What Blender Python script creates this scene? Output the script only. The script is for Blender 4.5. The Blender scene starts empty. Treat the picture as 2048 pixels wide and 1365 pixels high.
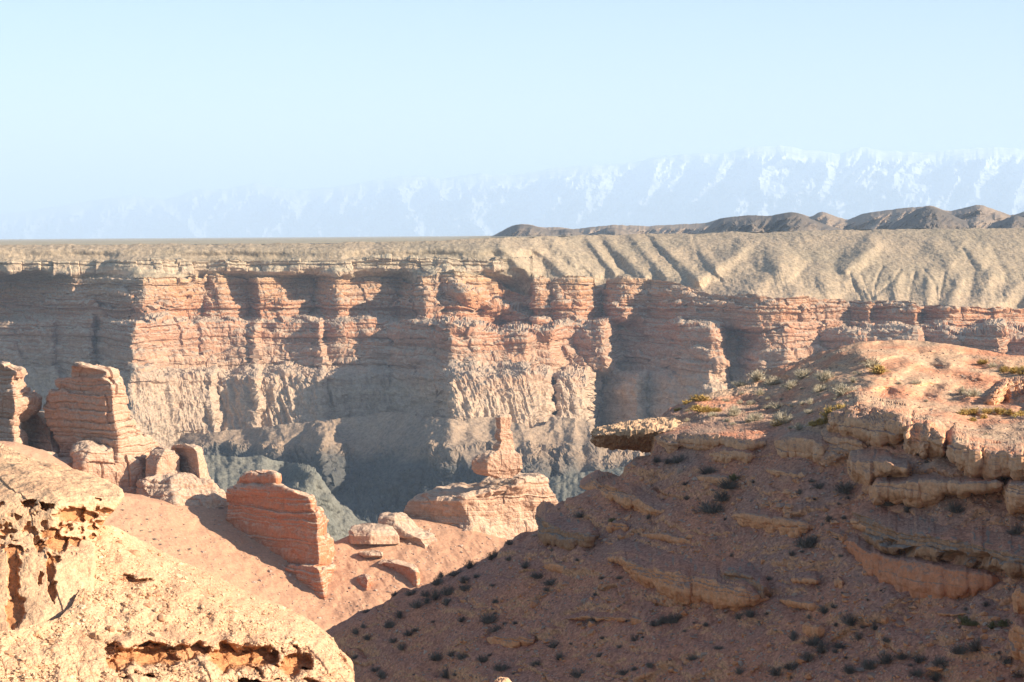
import bpy, math, time
import numpy as np
T0 = time.time()
# ------------------------------------------------------------------ camera, sky, sun, exposure
F, CX, HY = 4400.0, 1024.0, 476.0          # focal length in photo pixels, centre column, horizon row
sc = bpy.context.scene
cam = bpy.data.cameras.new('camera'); cam_o = bpy.data.objects.new('camera', cam)
sc.collection.objects.link(cam_o); sc.camera = cam_o
cam.sensor_width = 36.0; cam.sensor_fit = 'HORIZONTAL'
cam.lens = 36.0 * F / 2048.0
cam.shift_y = -(682.5 - HY) / 2048.0
cam.clip_start = 0.5; cam.clip_end = 150000
cam_o.rotation_euler = (math.radians(90), 0, 0)
SUN_EL, SUN_AZ = 24.0, 18.0                 # elevation; degrees from +X towards the camera (-Y)
el, az = math.radians(SUN_EL), math.radians(SUN_AZ)
SD = np.array([math.cos(el)*math.cos(az), -math.cos(el)*math.sin(az), math.sin(el)])
world = bpy.data.worlds.new("World"); sc.world = world; world.use_nodes = True
wn, wl = world.node_tree.nodes, world.node_tree.links
bg = wn['Background']; sky = wn.new('ShaderNodeTexSky'); sky.sky_type = 'NISHITA'
sky.sun_disc = False; sky.sun_elevation = el
sky.sun_rotation = math.atan2(SD[0], SD[1]); sky.altitude = 1200; sky.air_density = 1.0; sky.dust_density = 0.8; sky.ozone_density = 2.2
wl.new(sky.outputs[0], bg.inputs[0]); bg.inputs[1].default_value = 0.062
sl = bpy.data.lights.new('sun', 'SUN'); sl.energy = 4.4; sl.angle = math.radians(0.5); sl.color = (1.0, 0.87, 0.70)
sun = bpy.data.objects.new('sun', sl); sc.collection.objects.link(sun)
sun.rotation_euler = (math.radians(90 - SUN_EL), 0, math.atan2(SD[0], -SD[1]))
sc.view_settings.view_transform = 'Standard'; sc.view_settings.look = 'None'; sc.view_settings.gamma = 1.0
sc.view_settings.exposure = 1.5
sc.render.engine = 'CYCLES'
sc.cycles.max_bounces = 5; sc.cycles.diffuse_bounces = 4; sc.cycles.volume_bounces = 1
sc.cycles.volume_max_steps = 64
HAZE_DENSITY = 0.78e-4

# ------------------------------------------------------------------ numeric helpers
rng = np.random.default_rng(11)
_p = rng.permutation(256).astype(np.int32); PERM = np.concatenate([_p, _p, _p])
_g = rng.normal(size=(256, 3)).astype(np.float32); GRAD = _g/np.linalg.norm(_g, axis=1, keepdims=True)
def noise(x, y, z):
    x, y, z = np.broadcast_arrays(np.asarray(x, np.float32), np.asarray(y, np.float32), np.asarray(z, np.float32))
    xi, yi, zi = np.floor(x), np.floor(y), np.floor(z)
    fx, fy, fz = x-xi, y-yi, z-zi
    xi, yi, zi = xi.astype(np.int32) & 255, yi.astype(np.int32) & 255, zi.astype(np.int32) & 255
    u, v, w = fx*fx*fx*(fx*(fx*6-15)+10), fy*fy*fy*(fy*(fy*6-15)+10), fz*fz*fz*(fz*(fz*6-15)+10)
    def c(i, j, k):
        g = GRAD[PERM[PERM[PERM[xi+i]+yi+j]+zi+k]]
        return g[..., 0]*(fx-i) + g[..., 1]*(fy-j) + g[..., 2]*(fz-k)
    a = c(0,0,0); a = a + u*(c(1,0,0)-a)
    b = c(0,1,0); b = b + u*(c(1,1,0)-b)
    a = a + v*(b-a)
    b = c(0,0,1); b = b + u*(c(1,0,1)-b)
    d = c(0,1,1); d = d + u*(c(1,1,1)-d)
    b = b + v*(d-b)
    return (a + w*(b-a))*1.6
def fbm(x, y, z, o=4, gain=.5):
    s = 0; a = 1.0; f = 1.0
    for i in range(o):
        s = s + a*noise(x*f+i*17.3, y*f-i*9.1, z*f+i*5.7); a *= gain; f *= 2.07
    return s
def ridged(x, y, z, o=3, gain=.5):
    s = 0; a = 1.0; f = 1.0
    for i in range(o):
        s = s + a*(1-2*np.abs(noise(x*f+i*7.7, y*f+i*3.1, z*f-i*11.3))); a *= gain; f *= 2.1
    return s
def hash2(i, j, seed=0):
    n = (i.astype(np.int64)*374761393 + j.astype(np.int64)*668265263 + seed*1274126177) & 0x7fffffff
    n = ((n ^ (n >> 13))*1274126177) & 0x7fffffff
    return ((n ^ (n >> 16)) & 0xffff).astype(np.float32)/65535.0
def sstep(a, b, x):
    t = np.clip((x-a)/(b-a), 0, 1); return t*t*(3-2*t)
def pl(x, pts):                               # polyline lookup
    a = np.array(pts, float); return np.interp(x, a[:, 0], a[:, 1])
def W(u, v, Y):
    u, v, Y = np.broadcast_arrays(u, v, Y)
    return np.stack([(u-CX)/F*Y, Y+0.0, (HY-v)/F*Y], -1)
class RBF:                                     # smooth scattered interpolation of depth controls
    def __init__(s, pts):
        p = np.array(pts, float); s.p = p[:, :2]/200.0; n = len(p)
        r = np.linalg.norm(s.p[:, None]-s.p[None], axis=2)
        A = np.zeros((n+3, n+3)); A[:n, :n] = -r; A[:n, n] = 1; A[:n, n+1:] = s.p; A[n, :n] = 1; A[n+1:, :n] = s.p.T
        s.w = np.linalg.solve(A, np.concatenate([p[:, 2], np.zeros(3)])); s.n = n
    def __call__(s, u, v):
        u, v = np.broadcast_arrays(np.asarray(u, float)/200, np.asarray(v, float)/200)
        o = s.w[s.n] + s.w[s.n+1]*u + s.w[s.n+2]*v
        for (a, b), w in zip(s.p, s.w[:s.n]): o = o - w*np.hypot(u-a, v-b)
        return o
def strata(z, p, h, seed, vary=.6):           # bedded rock: each layer its own set-back, notched at the bedding planes
    r = np.random.default_rng(seed)
    lo, hi = float(z.min())-h, float(z.max())+h
    n = int((hi-lo)/h*1.6)+8
    th = h*np.exp(r.normal(0, vary, n)); ed = lo + np.cumsum(th)
    i = np.clip(np.searchsorted(ed, z), 1, n-1)
    fr = (z-ed[i-1])/(ed[i]-ed[i-1]+1e-9)
    off = r.uniform(-1, 1, n)[i]
    bulge = 1-np.abs(2*np.clip(fr, 0, 1)-1)**4
    return (off*.8 + .5*bulge).astype(np.float32), i
def blocks(p, i, w, seed):
    ii = i//3
    q = p/w + hash2(ii, ii*0+3, seed)*9.0
    q = q + .8*noise(q*.9, ii*3.1, seed*1.3)
    c = np.floor(q).astype(np.int64); fr = q-c
    joint = np.exp(-(np.minimum(fr, 1-fr)/.06)**2)*(hash2(ii, c, seed+9) > .55)
    return hash2(ii, c, seed)*2-1 - .35*joint
def normals(P, wrap=False):
    if wrap:
        Q = np.concatenate([P[:, -1:], P, P[:, :1]], 1)
        du = (Q[:, 2:]-Q[:, :-2])
    else:
        du = np.gradient(P, axis=1)
    dv = np.gradient(P, axis=0)
    n = np.cross(du, dv); return n/(np.linalg.norm(n, axis=-1, keepdims=True)+1e-12)
def rockdisp(P, sh=.8, sa=.25, bw=2.0, ba=.25, ns=2.5, na=.3, no=5, fl=0, flw=1.0, tilt=0.0, warp=.5, seed=1):
    x, y, z = P[..., 0], P[..., 1], P[..., 2]
    p = x + .55*y
    zz = z + tilt*x + warp*sh*fbm(x/(ns*3), y/(ns*3), z/(ns*3)+seed, 3)
    d = 0
    if sa or ba:
        s, i = strata(zz, p, sh, seed)
        env = .65 + .6*noise(p/(bw*2.2), i*1.7, seed)
        d = sa*s*env
        if ba: d = d + ba*blocks(p, i//2, bw, seed+5)
    d = d + na*fbm(x/ns+seed, y/ns, z/ns, no, .52)
    if fl: d = d + fl*ridged(p/flw, y*0+seed, z/(flw*7), 3)
    return d

# ------------------------------------------------------------------ scene helpers
def tag(o, label=None, cat=None, group=None, kind=None):
    if label: o['label'] = label
    if cat: o['category'] = cat
    if group: o['group'] = group
    if kind: o['kind'] = kind
    return o
def link(name, me, parent=None):
    o = bpy.data.objects.new(name, me); sc.collection.objects.link(o)
    if parent: o.parent = parent
    return o
def raw_mesh(name, V, Fq, mat, smooth=False):
    me = bpy.data.meshes.new(name); V = np.ascontiguousarray(V, np.float32).reshape(-1, 3); Fq = np.ascontiguousarray(Fq, np.int32)
    k = Fq.shape[1]; n = len(Fq)
    me.vertices.add(len(V)); me.vertices.foreach_set('co', V.ravel())
    me.loops.add(n*k); me.loops.foreach_set('vertex_index', Fq.ravel())
    me.polygons.add(n); me.polygons.foreach_set('loop_start', np.arange(0, n*k, k, dtype=np.int32))
    me.polygons.foreach_set('use_smooth', np.full(n, smooth))
    me.update(calc_edges=True)
    for m in (mat if isinstance(mat, (list, tuple)) else [mat]): me.materials.append(m)
    return me
def gridfaces(nr, nc, wrap=False):
    i = np.arange(nr-1)[:, None]; j = np.arange(nc if wrap else nc-1)[None]
    j2 = (j+1) % nc
    return np.stack([i*nc+j, (i+1)*nc+j, (i+1)*nc+j2, i*nc+j2], -1).reshape(-1, 4)
def grid_obj(name, P, mat, wrap=False, smooth=False, origin=None, parent=None, attr=None):
    nr, nc = P.shape[:2]; o0 = np.zeros(3) if origin is None else np.array(origin)
    me = raw_mesh(name, P-o0, gridfaces(nr, nc, wrap), mat, smooth)
    if attr is not None:
        a = me.attributes.new('hollow', 'FLOAT', 'POINT'); a.data.foreach_set('value', np.ascontiguousarray(attr, np.float32).ravel())
    o = link(name, me, parent)
    if parent is None: o.location = o0
    return o

# ------------------------------------------------------------------ materials
def ramp(nt, fac, stops, interp='LINEAR'):
    r = nt.nodes.new('ShaderNodeValToRGB'); cr = r.color_ramp; cr.interpolation = interp
    while len(cr.elements) < len(stops): cr.elements.new(0.5)
    for e, (p, c) in zip(cr.elements, stops):
        e.position = p; e.color = (*c, 1) if len(c) == 3 else c
    nt.links.new(fac, r.inputs[0]); return r.outputs[0]
def rockmat(name, zramp, z0, z1, bed=1.0, bedmix=.55, bedcols=None, patch=None, patch_scale=.1, patch_amt=.5,
            dust=None, dust_lo=.55, dust_hi=.85, speck=3.0, speck_amt=.35, bump=.3, bump_scale=2.0, bump_dist=.1,
            pebble=0, pebble_amt=.5, tilt=0.0, hollow=None, rough=.95, streak=0, bedmul=False, steep=None):
    m = bpy.data.materials.new(name); m.use_nodes = True; nt = m.node_tree; N, L = nt.nodes, nt.links
    bs = N['Principled BSDF']; bs.inputs['Roughness'].default_value = rough; bs.inputs['Specular IOR Level'].default_value = .08
    g = N.new('ShaderNodeNewGeometry')
    def mth(op, a, b=None, clamp=False):
        n = N.new('ShaderNodeMath'); n.operation = op; n.use_clamp = clamp
        for i, q in enumerate((a, b)):
            if q is None: continue
            if isinstance(q, (int, float)): n.inputs[i].default_value = q
            else: L.new(q, n.inputs[i])
        return n.outputs[0]
    def mix(f, a, b, mode='MIX'):
        n = N.new('ShaderNodeMix'); n.data_type = 'RGBA'; n.blend_type = mode
        for i, q in ((0, f), (6, a), (7, b)):
            if isinstance(q, (int, float)): n.inputs[i].default_value = q
            elif isinstance(q, tuple): n.inputs[i].default_value = (*q, 1)
            else: L.new(q, n.inputs[i])
        return n.outputs[2]
    def nz(scale, detail=4, vec=None, rough=.55, dist=0):
        n = N.new('ShaderNodeTexNoise'); n.inputs['Scale'].default_value = scale; n.inputs['Detail'].default_value = detail
        n.inputs['Roughness'].default_value = rough; n.inputs['Distortion'].default_value = dist
        L.new(vec if vec is not None else g.outputs['Position'], n.inputs['Vector']); return n.outputs[0]
    sp = N.new('ShaderNodeSeparateXYZ'); L.new(g.outputs['Position'], sp.inputs[0])
    warp = nz(.25/bed, 3)
    zt = mth('ADD', sp.outputs[2], mth('MULTIPLY', sp.outputs[0], tilt))
    zw = mth('ADD', zt, mth('MULTIPLY', mth('SUBTRACT', warp, .5), bed*2.5))
    f = N.new('ShaderNodeMapRange'); f.inputs[1].default_value = z0; f.inputs[2].default_value = z1; L.new(zw, f.inputs[0])
    col = ramp(nt, f.outputs[0], zramp)
    if bedcols:
        cb = N.new('ShaderNodeCombineXYZ')
        L.new(mth('MULTIPLY', sp.outputs[0], .03), cb.inputs[0]); L.new(mth('MULTIPLY', sp.outputs[1], .03), cb.inputs[1]); L.new(zw, cb.inputs[2])
        b = nz(1.0/bed, 4, cb.outputs[0], .7)
        col = mix(bedmix, col, ramp(nt, b, bedcols), 'MULTIPLY' if bedmul else 'MIX')
    if patch:
        pm = nz(patch_scale, 5)
        pf = ramp(nt, pm, [(.42, (0,0,0)), (.62, (1,1,1))])
        col = mix(mth('MULTIPLY', pf, patch_amt), col, patch)
    if streak:
        cb = N.new('ShaderNodeCombineXYZ')
        L.new(sp.outputs[0], cb.inputs[0]); L.new(sp.outputs[1], cb.inputs[1]); L.new(mth('MULTIPLY', sp.outputs[2], .07), cb.inputs[2])
        col = mix(ramp(nt, nz(1.2/bed, 4, cb.outputs[0], .6), [(.5, (0,0,0)), (.75, (streak,)*3)]), col, (.5, .42, .34))
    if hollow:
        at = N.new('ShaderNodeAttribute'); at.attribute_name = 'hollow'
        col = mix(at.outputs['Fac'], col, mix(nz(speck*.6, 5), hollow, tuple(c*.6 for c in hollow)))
    if steep:
        sn = N.new('ShaderNodeSeparateXYZ'); L.new(g.outputs['Normal'], sn.inputs[0])
        df = N.new('ShaderNodeMapRange'); df.inputs[1].default_value = .48; df.inputs[2].default_value = .26; L.new(sn.outputs[2], df.inputs[0])
        col = mix(df.outputs[0], col, steep)
    if dust:
        sn = N.new('ShaderNodeSeparateXYZ'); L.new(g.outputs['Normal'], sn.inputs[0])
        d = mth('ADD', sn.outputs[2], mth('MULTIPLY', mth('SUBTRACT', nz(speck*.35, 4), .5), .5))
        df = N.new('ShaderNodeMapRange'); df.inputs[1].default_value = dust_lo; df.inputs[2].default_value = dust_hi; L.new(d, df.inputs[0])
        col = mix(df.outputs[0], col, dust)
    s = nz(speck, 6, rough=.75)
    col = mix(1.0, col, ramp(nt, s, [(.3, (1-speck_amt,)*3), (.5, (1, 1, 1)), (.72, (1+speck_amt*.9,)*3)]), 'MULTIPLY')
    h = nz(bump_scale, 8, rough=.7)
    if pebble:
        vo = N.new('ShaderNodeTexVoronoi'); vo.inputs['Scale'].default_value = pebble; vo.inputs['Randomness'].default_value = 1
        L.new(g.outputs['Position'], vo.inputs['Vector'])
        bw = N.new('ShaderNodeRGBToBW'); L.new(vo.outputs['Color'], bw.inputs[0])
        col = mix(pebble_amt, col, mix(1.0, col, ramp(nt, bw.outputs[0], [(.12, (.45,.42,.42)), (.45, (.95,.95,.95)), (.85, (1.45,1.42,1.36))]), 'MULTIPLY'))
        h = mth('ADD', h, mth('MULTIPLY', mth('SUBTRACT', 1.0, vo.outputs['Distance']), .7*pebble_amt))
    L.new(col, bs.inputs['Base Color'])
    bp = N.new('ShaderNodeBump'); bp.inputs['Strength'].default_value = bump; bp.inputs['Distance'].default_value = bump_dist
    L.new(h, bp.inputs['Height']); L.new(bp.outputs[0], bs.inputs['Normal'])
    return m
def flatmat(name, c1, c2, scale=3.0, rough=.9):
    m = bpy.data.materials.new(name); m.use_nodes = True; nt = m.node_tree
    bs = nt.nodes['Principled BSDF']; bs.inputs['Roughness'].default_value = rough; bs.inputs['Specular IOR Level'].default_value = .1
    g = nt.nodes.new('ShaderNodeNewGeometry'); n = nt.nodes.new('ShaderNodeTexNoise'); n.inputs['Scale'].default_value = scale; n.inputs['Detail'].default_value = 4
    nt.links.new(g.outputs['Position'], n.inputs['Vector'])
    nt.links.new(ramp(nt, n.outputs[0], [(.35, c1), (.65, c2)]), bs.inputs['Base Color']); return m

M = {}
M['cliff'] = rockmat('cliff_rock', [(0, (.41,.31,.22)), (.24, (.48,.355,.245)), (.40, (.42,.25,.155)), (.62, (.42,.205,.115)), (.78, (.42,.205,.105)), (.93, (.45,.265,.14)), (1, (.48,.36,.21))],
    -102, -20, bed=2.2, bedmix=.9, bedmul=True, bedcols=[(.28, (.60,.52,.50)), (.42, (1.02,.97,.94)), (.5, (.80,.80,.82)), (.58, (1.0,.97,.94)), (.72, (1.30,1.34,1.38))], patch=(.33,.25,.19), patch_scale=.03, patch_amt=.3,
    dust=(.44,.32,.22), dust_lo=.45, dust_hi=.75, speck=.5, speck_amt=.3, bump=.5, bump_scale=.4, bump_dist=1.0)
M['plateau'] = rockmat('plateau_scrub', [(0, (.42,.30,.193)), (.35, (.372,.279,.18)), (1, (.33,.252,.168))], -36, 0, bed=5, bedmix=.2, bedcols=[(.35, (.305,.244,.163)), (.6, (.42,.315,.21))],
    patch=(.245,.205,.14), patch_scale=.012, patch_amt=.5, speck=.45, speck_amt=.55, bump=.4, bump_scale=.25, bump_dist=1.0)
M['scarp'] = rockmat('scarp_rock', [(0, (.46,.32,.21)), (1, (.45,.36,.24))], -25, -8, bed=1.4, bedmix=.5, bedcols=[(.35, (.33,.22,.15)), (.6, (.52,.40,.28))],
    dust=(.38,.31,.21), dust_lo=.35, dust_hi=.6, speck=.5, speck_amt=.35, bump=.5, bump_scale=.4, bump_dist=1.0)
M['plain'] = rockmat('desert_plain', [(0, (.36,.30,.20)), (1, (.34,.29,.20))], -10, 10, bed=20, patch=(.27,.24,.17), patch_scale=.004, patch_amt=.5, speck=.05, speck_amt=.35, bump=.1)
M['hills'] = rockmat('dark_hill_rock', [(0, (.22,.165,.115)), (.4, (.12,.095,.075)), (1, (.09,.075,.06))], 0, 35, bed=20, patch=(.09,.078,.065), patch_scale=.01, patch_amt=.6, speck=.08, speck_amt=.3, bump=.5, bump_scale=.1, bump_dist=4)
M['talus'] = rockmat('dark_talus', [(0, (.07,.074,.072)), (.50, (.10,.094,.082)), (.66, (.30,.21,.14)), (1, (.36,.255,.17))], -135, -92, bed=8, patch=(.085,.09,.088), patch_scale=.03, patch_amt=.3,
    speck=.5, speck_amt=.45, bump=.7, bump_scale=.35, bump_dist=1.2)
M['bench'] = rockmat('grey_bench', [(0, (.155,.148,.122)), (1, (.20,.185,.145))], -90, -68, bed=8, patch=(.13,.135,.115), patch_scale=.06, patch_amt=.5,
    speck=1.0, speck_amt=.5, bump=.7, bump_scale=.8, bump_dist=.6)
SANDC = (.445,.24,.145)
M['sand'] = rockmat('pink_sand', [(0, SANDC), (1, (.45,.26,.165))], -55, -30, bed=4, patch=(.40,.235,.15), patch_scale=.12, patch_amt=.5, speck=3.0, speck_amt=.25, bump=.35, bump_scale=1.5, bump_dist=.15, pebble=2.5, pebble_amt=.15)
REDBED = [(.28, (.27,.095,.05)), (.42, (.44,.17,.085)), (.55, (.36,.14,.07)), (.7, (.50,.26,.16))]
M['red'] = rockmat('red_rock', [(0, (.43,.17,.085)), (1, (.44,.19,.10))], -52, -32, bed=.7, bedmix=.7, bedcols=REDBED, dust=(.47,.32,.225), dust_lo=.35, dust_hi=.62, speck=2.5, speck_amt=.3, bump=.55, bump_scale=2.0, bump_dist=.25, streak=.3)
M['pinkrock'] = rockmat('pink_rock', [(0, (.45,.30,.20)), (1, (.44,.25,.165))], -50, -22, bed=.8, bedmix=.55, bedcols=[(.3, (.30,.16,.10)), (.45, (.43,.255,.17)), (.58, (.37,.21,.14)), (.72, (.52,.35,.24))],
    dust=(.46,.33,.235), dust_lo=.35, dust_hi=.65, speck=2.0, speck_amt=.3, bump=.55, bump_scale=1.6, bump_dist=.3, streak=.25)
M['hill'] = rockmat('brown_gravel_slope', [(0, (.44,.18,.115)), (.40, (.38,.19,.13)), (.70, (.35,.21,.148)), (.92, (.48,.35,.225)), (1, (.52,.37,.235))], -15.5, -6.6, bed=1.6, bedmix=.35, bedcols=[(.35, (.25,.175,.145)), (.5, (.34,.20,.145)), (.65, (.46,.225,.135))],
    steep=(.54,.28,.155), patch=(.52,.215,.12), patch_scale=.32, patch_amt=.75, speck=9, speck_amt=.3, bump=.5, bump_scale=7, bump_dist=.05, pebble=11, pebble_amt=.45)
M['ledge'] = rockmat('tan_ledge_rock', [(0, (.66,.265,.115)), (.5, (.68,.31,.145)), (1, (.64,.37,.21))], -14.5, -8.5, bed=.28, bedmix=.4, bedcols=[(.33, (.42,.165,.08)), (.5, (.64,.29,.14)), (.68, (.70,.40,.225))],
    dust=(.33,.21,.15), dust_lo=.5, dust_hi=.8, speck=6, speck_amt=.3, bump=.6, bump_scale=6, bump_dist=.07, streak=.25)
M['caprock'] = rockmat('brown_caprock', [(0, (.42,.21,.11)), (1, (.44,.235,.13))], -14, -9, bed=.3, bedmix=.45, bedcols=[(.33, (.25,.13,.075)), (.5, (.42,.22,.12)), (.68, (.52,.30,.17))],
    dust=(.29,.22,.17), dust_lo=.45, dust_hi=.75, speck=6, speck_amt=.35, bump=.8, bump_scale=5, bump_dist=.1)
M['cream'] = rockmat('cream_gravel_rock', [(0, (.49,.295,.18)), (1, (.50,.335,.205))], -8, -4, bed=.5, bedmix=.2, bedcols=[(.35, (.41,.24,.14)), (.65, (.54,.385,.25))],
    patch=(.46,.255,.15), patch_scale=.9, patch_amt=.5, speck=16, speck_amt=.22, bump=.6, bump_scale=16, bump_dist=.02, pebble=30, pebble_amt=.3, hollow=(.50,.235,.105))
M['creamledge'] = rockmat('cream_nose_rock', [(0, (.42,.19,.095)), (.5, (.46,.25,.14)), (1, (.48,.33,.2))], -9.3, -8.2, bed=.15, bedmix=.3, bedcols=[(.35, (.36,.22,.13)), (.65, (.52,.4,.27))],
    dust=(.49,.32,.195), dust_lo=.3, dust_hi=.6, speck=10, speck_amt=.3, bump=.7, bump_scale=10, bump_dist=.04, pebble=16, pebble_amt=.4)
def mountain_mat():
    m = bpy.data.materials.new('snowy_rock'); m.use_nodes = True; nt = m.node_tree; N, L = nt.nodes, nt.links
    bs = N['Principled BSDF']; bs.inputs['Roughness'].default_value = .9; bs.inputs['Specular IOR Level'].default_value = .05
    g = N.new('ShaderNodeNewGeometry'); sp = N.new('ShaderNodeSeparateXYZ'); L.new(g.outputs['Position'], sp.inputs[0])
    n = N.new('ShaderNodeTexNoise'); n.inputs['Scale'].default_value = .0048; n.inputs['Detail'].default_value = 9; n.inputs['Roughness'].default_value = .68
    L.new(g.outputs['Position'], n.inputs['Vector'])
    a = N.new('ShaderNodeMapRange'); a.inputs[1].default_value = 0; a.inputs[2].default_value = 1180; a.inputs[3].default_value = -.26; a.inputs[4].default_value = .15; L.new(sp.outputs[2], a.inputs[0])
    ad = N.new('ShaderNodeMath'); ad.operation = 'ADD'; sn = N.new('ShaderNodeSeparateXYZ'); L.new(g.outputs['Normal'], sn.inputs[0])
    b = N.new('ShaderNodeMath'); b.operation = 'MULTIPLY_ADD'; L.new(sn.outputs[0], b.inputs[0]); b.inputs[1].default_value = .05; L.new(a.outputs[0], b.inputs[2])
    L.new(n.outputs[0], ad.inputs[0]); L.new(b.outputs[0], ad.inputs[1])
    L.new(ramp(nt, ad.outputs[0], [(.50, (.37,.385,.40)), (.68, (.68,.70,.72))]), bs.inputs['Base Color']); return m
M['mountain'] = mountain_mat()
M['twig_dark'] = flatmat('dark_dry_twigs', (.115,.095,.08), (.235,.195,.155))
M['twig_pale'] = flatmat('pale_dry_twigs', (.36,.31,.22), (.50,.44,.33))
M['twig_ochre'] = flatmat('ochre_leaves', (.34,.22,.06), (.50,.36,.13))
M['twig_green'] = flatmat('olive_leaves', (.13,.12,.05), (.24,.20,.09))
M['twig_grey'] = flatmat('grey_dry_twigs', (.24,.21,.17), (.36,.32,.26))
M['stem'] = flatmat('woody_stem', (.14,.11,.08), (.24,.19,.14))

# ------------------------------------------------------------------ relief builder: a terrain face seen from the rim, closed behind its crest
def relief_grid(u0, u1, du, top, bot, dv, depth, back=((4, 2.0), (14, 6.0), (60, 30.0))):
    u = np.arange(u0, u1+du*.5, du); tv = top(u); bv = np.maximum(bot(u), tv+dv*3)
    nr = int(np.ceil((bv-tv).max()/dv))+1
    t = np.linspace(0, 1, nr)[:, None]
    V = tv[None]*(1-t) + bv[None]*t; U = np.broadcast_to(u[None], V.shape)
    D = depth(U, V)
    P = W(U, V, D)
    return U, V, D, P
def add_back(P, steps):                         # rows behind the crest, falling away
    rows = []; top = P[0]
    for dy, dz in steps:
        q = top.copy(); s = (top[:, 1:2]+dy)/top[:, 1:2]
        q[:, 0] *= s[:, 0]; q[:, 1] += dy; q[:, 2] -= dz; rows.append(q)
    return np.concatenate([np.array(rows[::-1]), P], 0)

# ------------------------------------------------------------------ mountains, plain, far hills
MSIL = [(-400,440),(0,430),(150,408),(215,397),(265,392),(330,400),(390,380),(450,380),(510,367),(560,377),(620,380),(700,370),(760,360),(835,350),(880,358),(960,348),(1030,352),(1100,338),(1180,330),(1250,328),(1330,312),(1400,306),(1440,310),(1490,296),(1560,292),(1620,301),(1680,308),(1720,294),(1790,304),(1850,306),(1920,299),(1990,294),(2048,300),(2500,310)]
def mtop(u):
    return pl(u, MSIL) - 2.2*ridged(u/46, 1.3, 0, 4) + 1.5
def mdepth(U, V):
    t = (V-mtop(U))
    D = np.interp(U, [-400, 0, 1500, 2500], [42000, 40000, 31000, 30000]) - t*19.0 - 1300*ridged(U/95+.35*V/95, V/130, 3.3, 5, .55)*sstep(0, 25, t)
    return D
U, V, D, P = relief_grid(-420, 2480, 4, mtop, lambda u: u*0+486, 3, mdepth)
tag(grid_obj('mountains', add_back(P, [(180, 120), (900, 1200)]), M['mountain']), 'pale snow-capped mountain range fading into haze on the horizon', 'mountains', kind='structure')
HSIL = [(940,480),(980,475),(1006,461),(1032,449),(1058,449),(1084,456),(1115,455),(1152,459),(1188,454),(1230,450),(1293,453),(1345,450),(1413,447),(1430,441),(1449,436),(1501,431),(1538,433),(1580,425),(1597,426),(1621,436),(1642,423),(1663,430),(1694,441),(1726,428),(1809,416),(1840,415),(1861,411),(1898,424),(1960,409),(1986,419),(2023,432),(2048,423),(2120,415),(2250,430),(2500,440)]
HFRONT = [(940,484),(985,476),(1006,462),(1032,450),(1058,450),(1084,457),(1100,462),(1130,458),(1150,461),(1168,470),(1190,466),(1215,455),(1245,458),(1272,468),(1400,469),(1413,460),(1430,442),(1449,436),(1501,431),(1538,433),(1580,425),(1597,426),(1621,438),(1660,453),(1700,463),(1760,463),(1790,446),(1830,421),(1861,412),(1890,424),(1930,442),(1960,452),(2000,442),(2030,431),(2060,438),(2200,460),(2500,470)]
def hill_row(sil, Y, mat, label, seed):
    def top(u): return sum(pl(u+k, sil) for k in (-7, -3, 0, 3, 7))/5 - .8*ridged(u/16, 4.4+seed, 0, 3)+.4
    def dep(U, V):
        t = V-top(U); sm = sum(pl(U+k, sil) for k in (-16, -8, 0, 8, 16))/5
        return Y + 14*(sm-440)*.7 - t*5.0 - 70*ridged(U/45+V/50, V/45, 7+seed, 5)*sstep(0, 12, t)
    U, V, D, P = relief_grid(940, 2500, 2.5, top, lambda u: u*0+488, 1.5, dep)
    tag(grid_obj('hills', add_back(P, [(30, 8), (200, 80)]), mat), label, 'hills', kind='structure')
M['hills_far'] = rockmat('brown_hill_rock', [(0, (.30,.22,.15)), (1, (.22,.165,.12))], 0, 35, bed=20, patch=(.16,.125,.095), patch_scale=.01, patch_amt=.5, speck=.08, speck_amt=.3, bump=.5, bump_scale=.1, bump_dist=4)
M['hills'].node_tree.nodes['Principled BSDF'].inputs['Roughness'].default_value = 1.0
hill_row(HSIL, 2850, M['hills_far'], 'brown hills standing on the plateau under the snowy mountains, farther row', 0)
hill_row(HFRONT, 2350, M['hills'], 'darker low hills on the plateau in front of the brown hills, nearer row', 3)

# ------------------------------------------------------------------ canyon wall
RIM = [(-400,560),(0,556),(280,557),(330,553),(372,556),(378,560),(385,551),(400,556),(420,544),(432,545),(445,552),(470,556),(500,560),(505,556),(560,555),(620,558),(632,551),(665,552),(680,556),(800,556),(806,564),(828,572),(834,553),(870,551),(873,566),(880,545),(905,541),(944,548),(948,553),(965,552),(998,556),(1003,572),(1040,590),(1060,592),(1066,555),(1080,553),(1098,556),(1104,566),(1107,553),(1140,550),(1182,553),(1190,574),(1208,582),(1216,557),(1240,553),(1300,560),(1345,564),(1372,572),(1420,588),(1470,590),(1500,588),(1540,597),(1600,596),(1660,600),(1683,598),(1690,603),(1736,601),(1745,606),(1752,602),(1830,604),(1836,612),(1885,610),(1892,618),(1995,616),(2000,621),(2048,618),(2500,625)]
FT = [(-400,150),(0,95),(120,60),(240,18),(288,0),(340,16),(370,26),(380,44),(410,52),(425,40),(440,40),(500,70),(512,62),(516,44),(560,50),(622,66),(628,76),(655,56),(675,42),(690,46),(780,62),(800,70),(828,44),(834,12),(850,2),(872,12),(880,24),(940,28),(948,36),(1000,52),(1040,72),(1062,80),(1070,40),(1100,36),(1120,28),(1160,30),(1186,50),(1205,74),(1216,46),(1240,36),(1300,40),(1330,30),(1420,-2),(1500,-22),(1515,-30),(1560,-34),(1600,-26),(1690,4),(1700,8),(1738,-16),(1746,2),(1790,-12),(1828,-26),(1840,0),(1890,-22),(1930,-26),(1996,-12),(2004,8),(2030,6),(2070,16),(2500,-60)]
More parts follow.
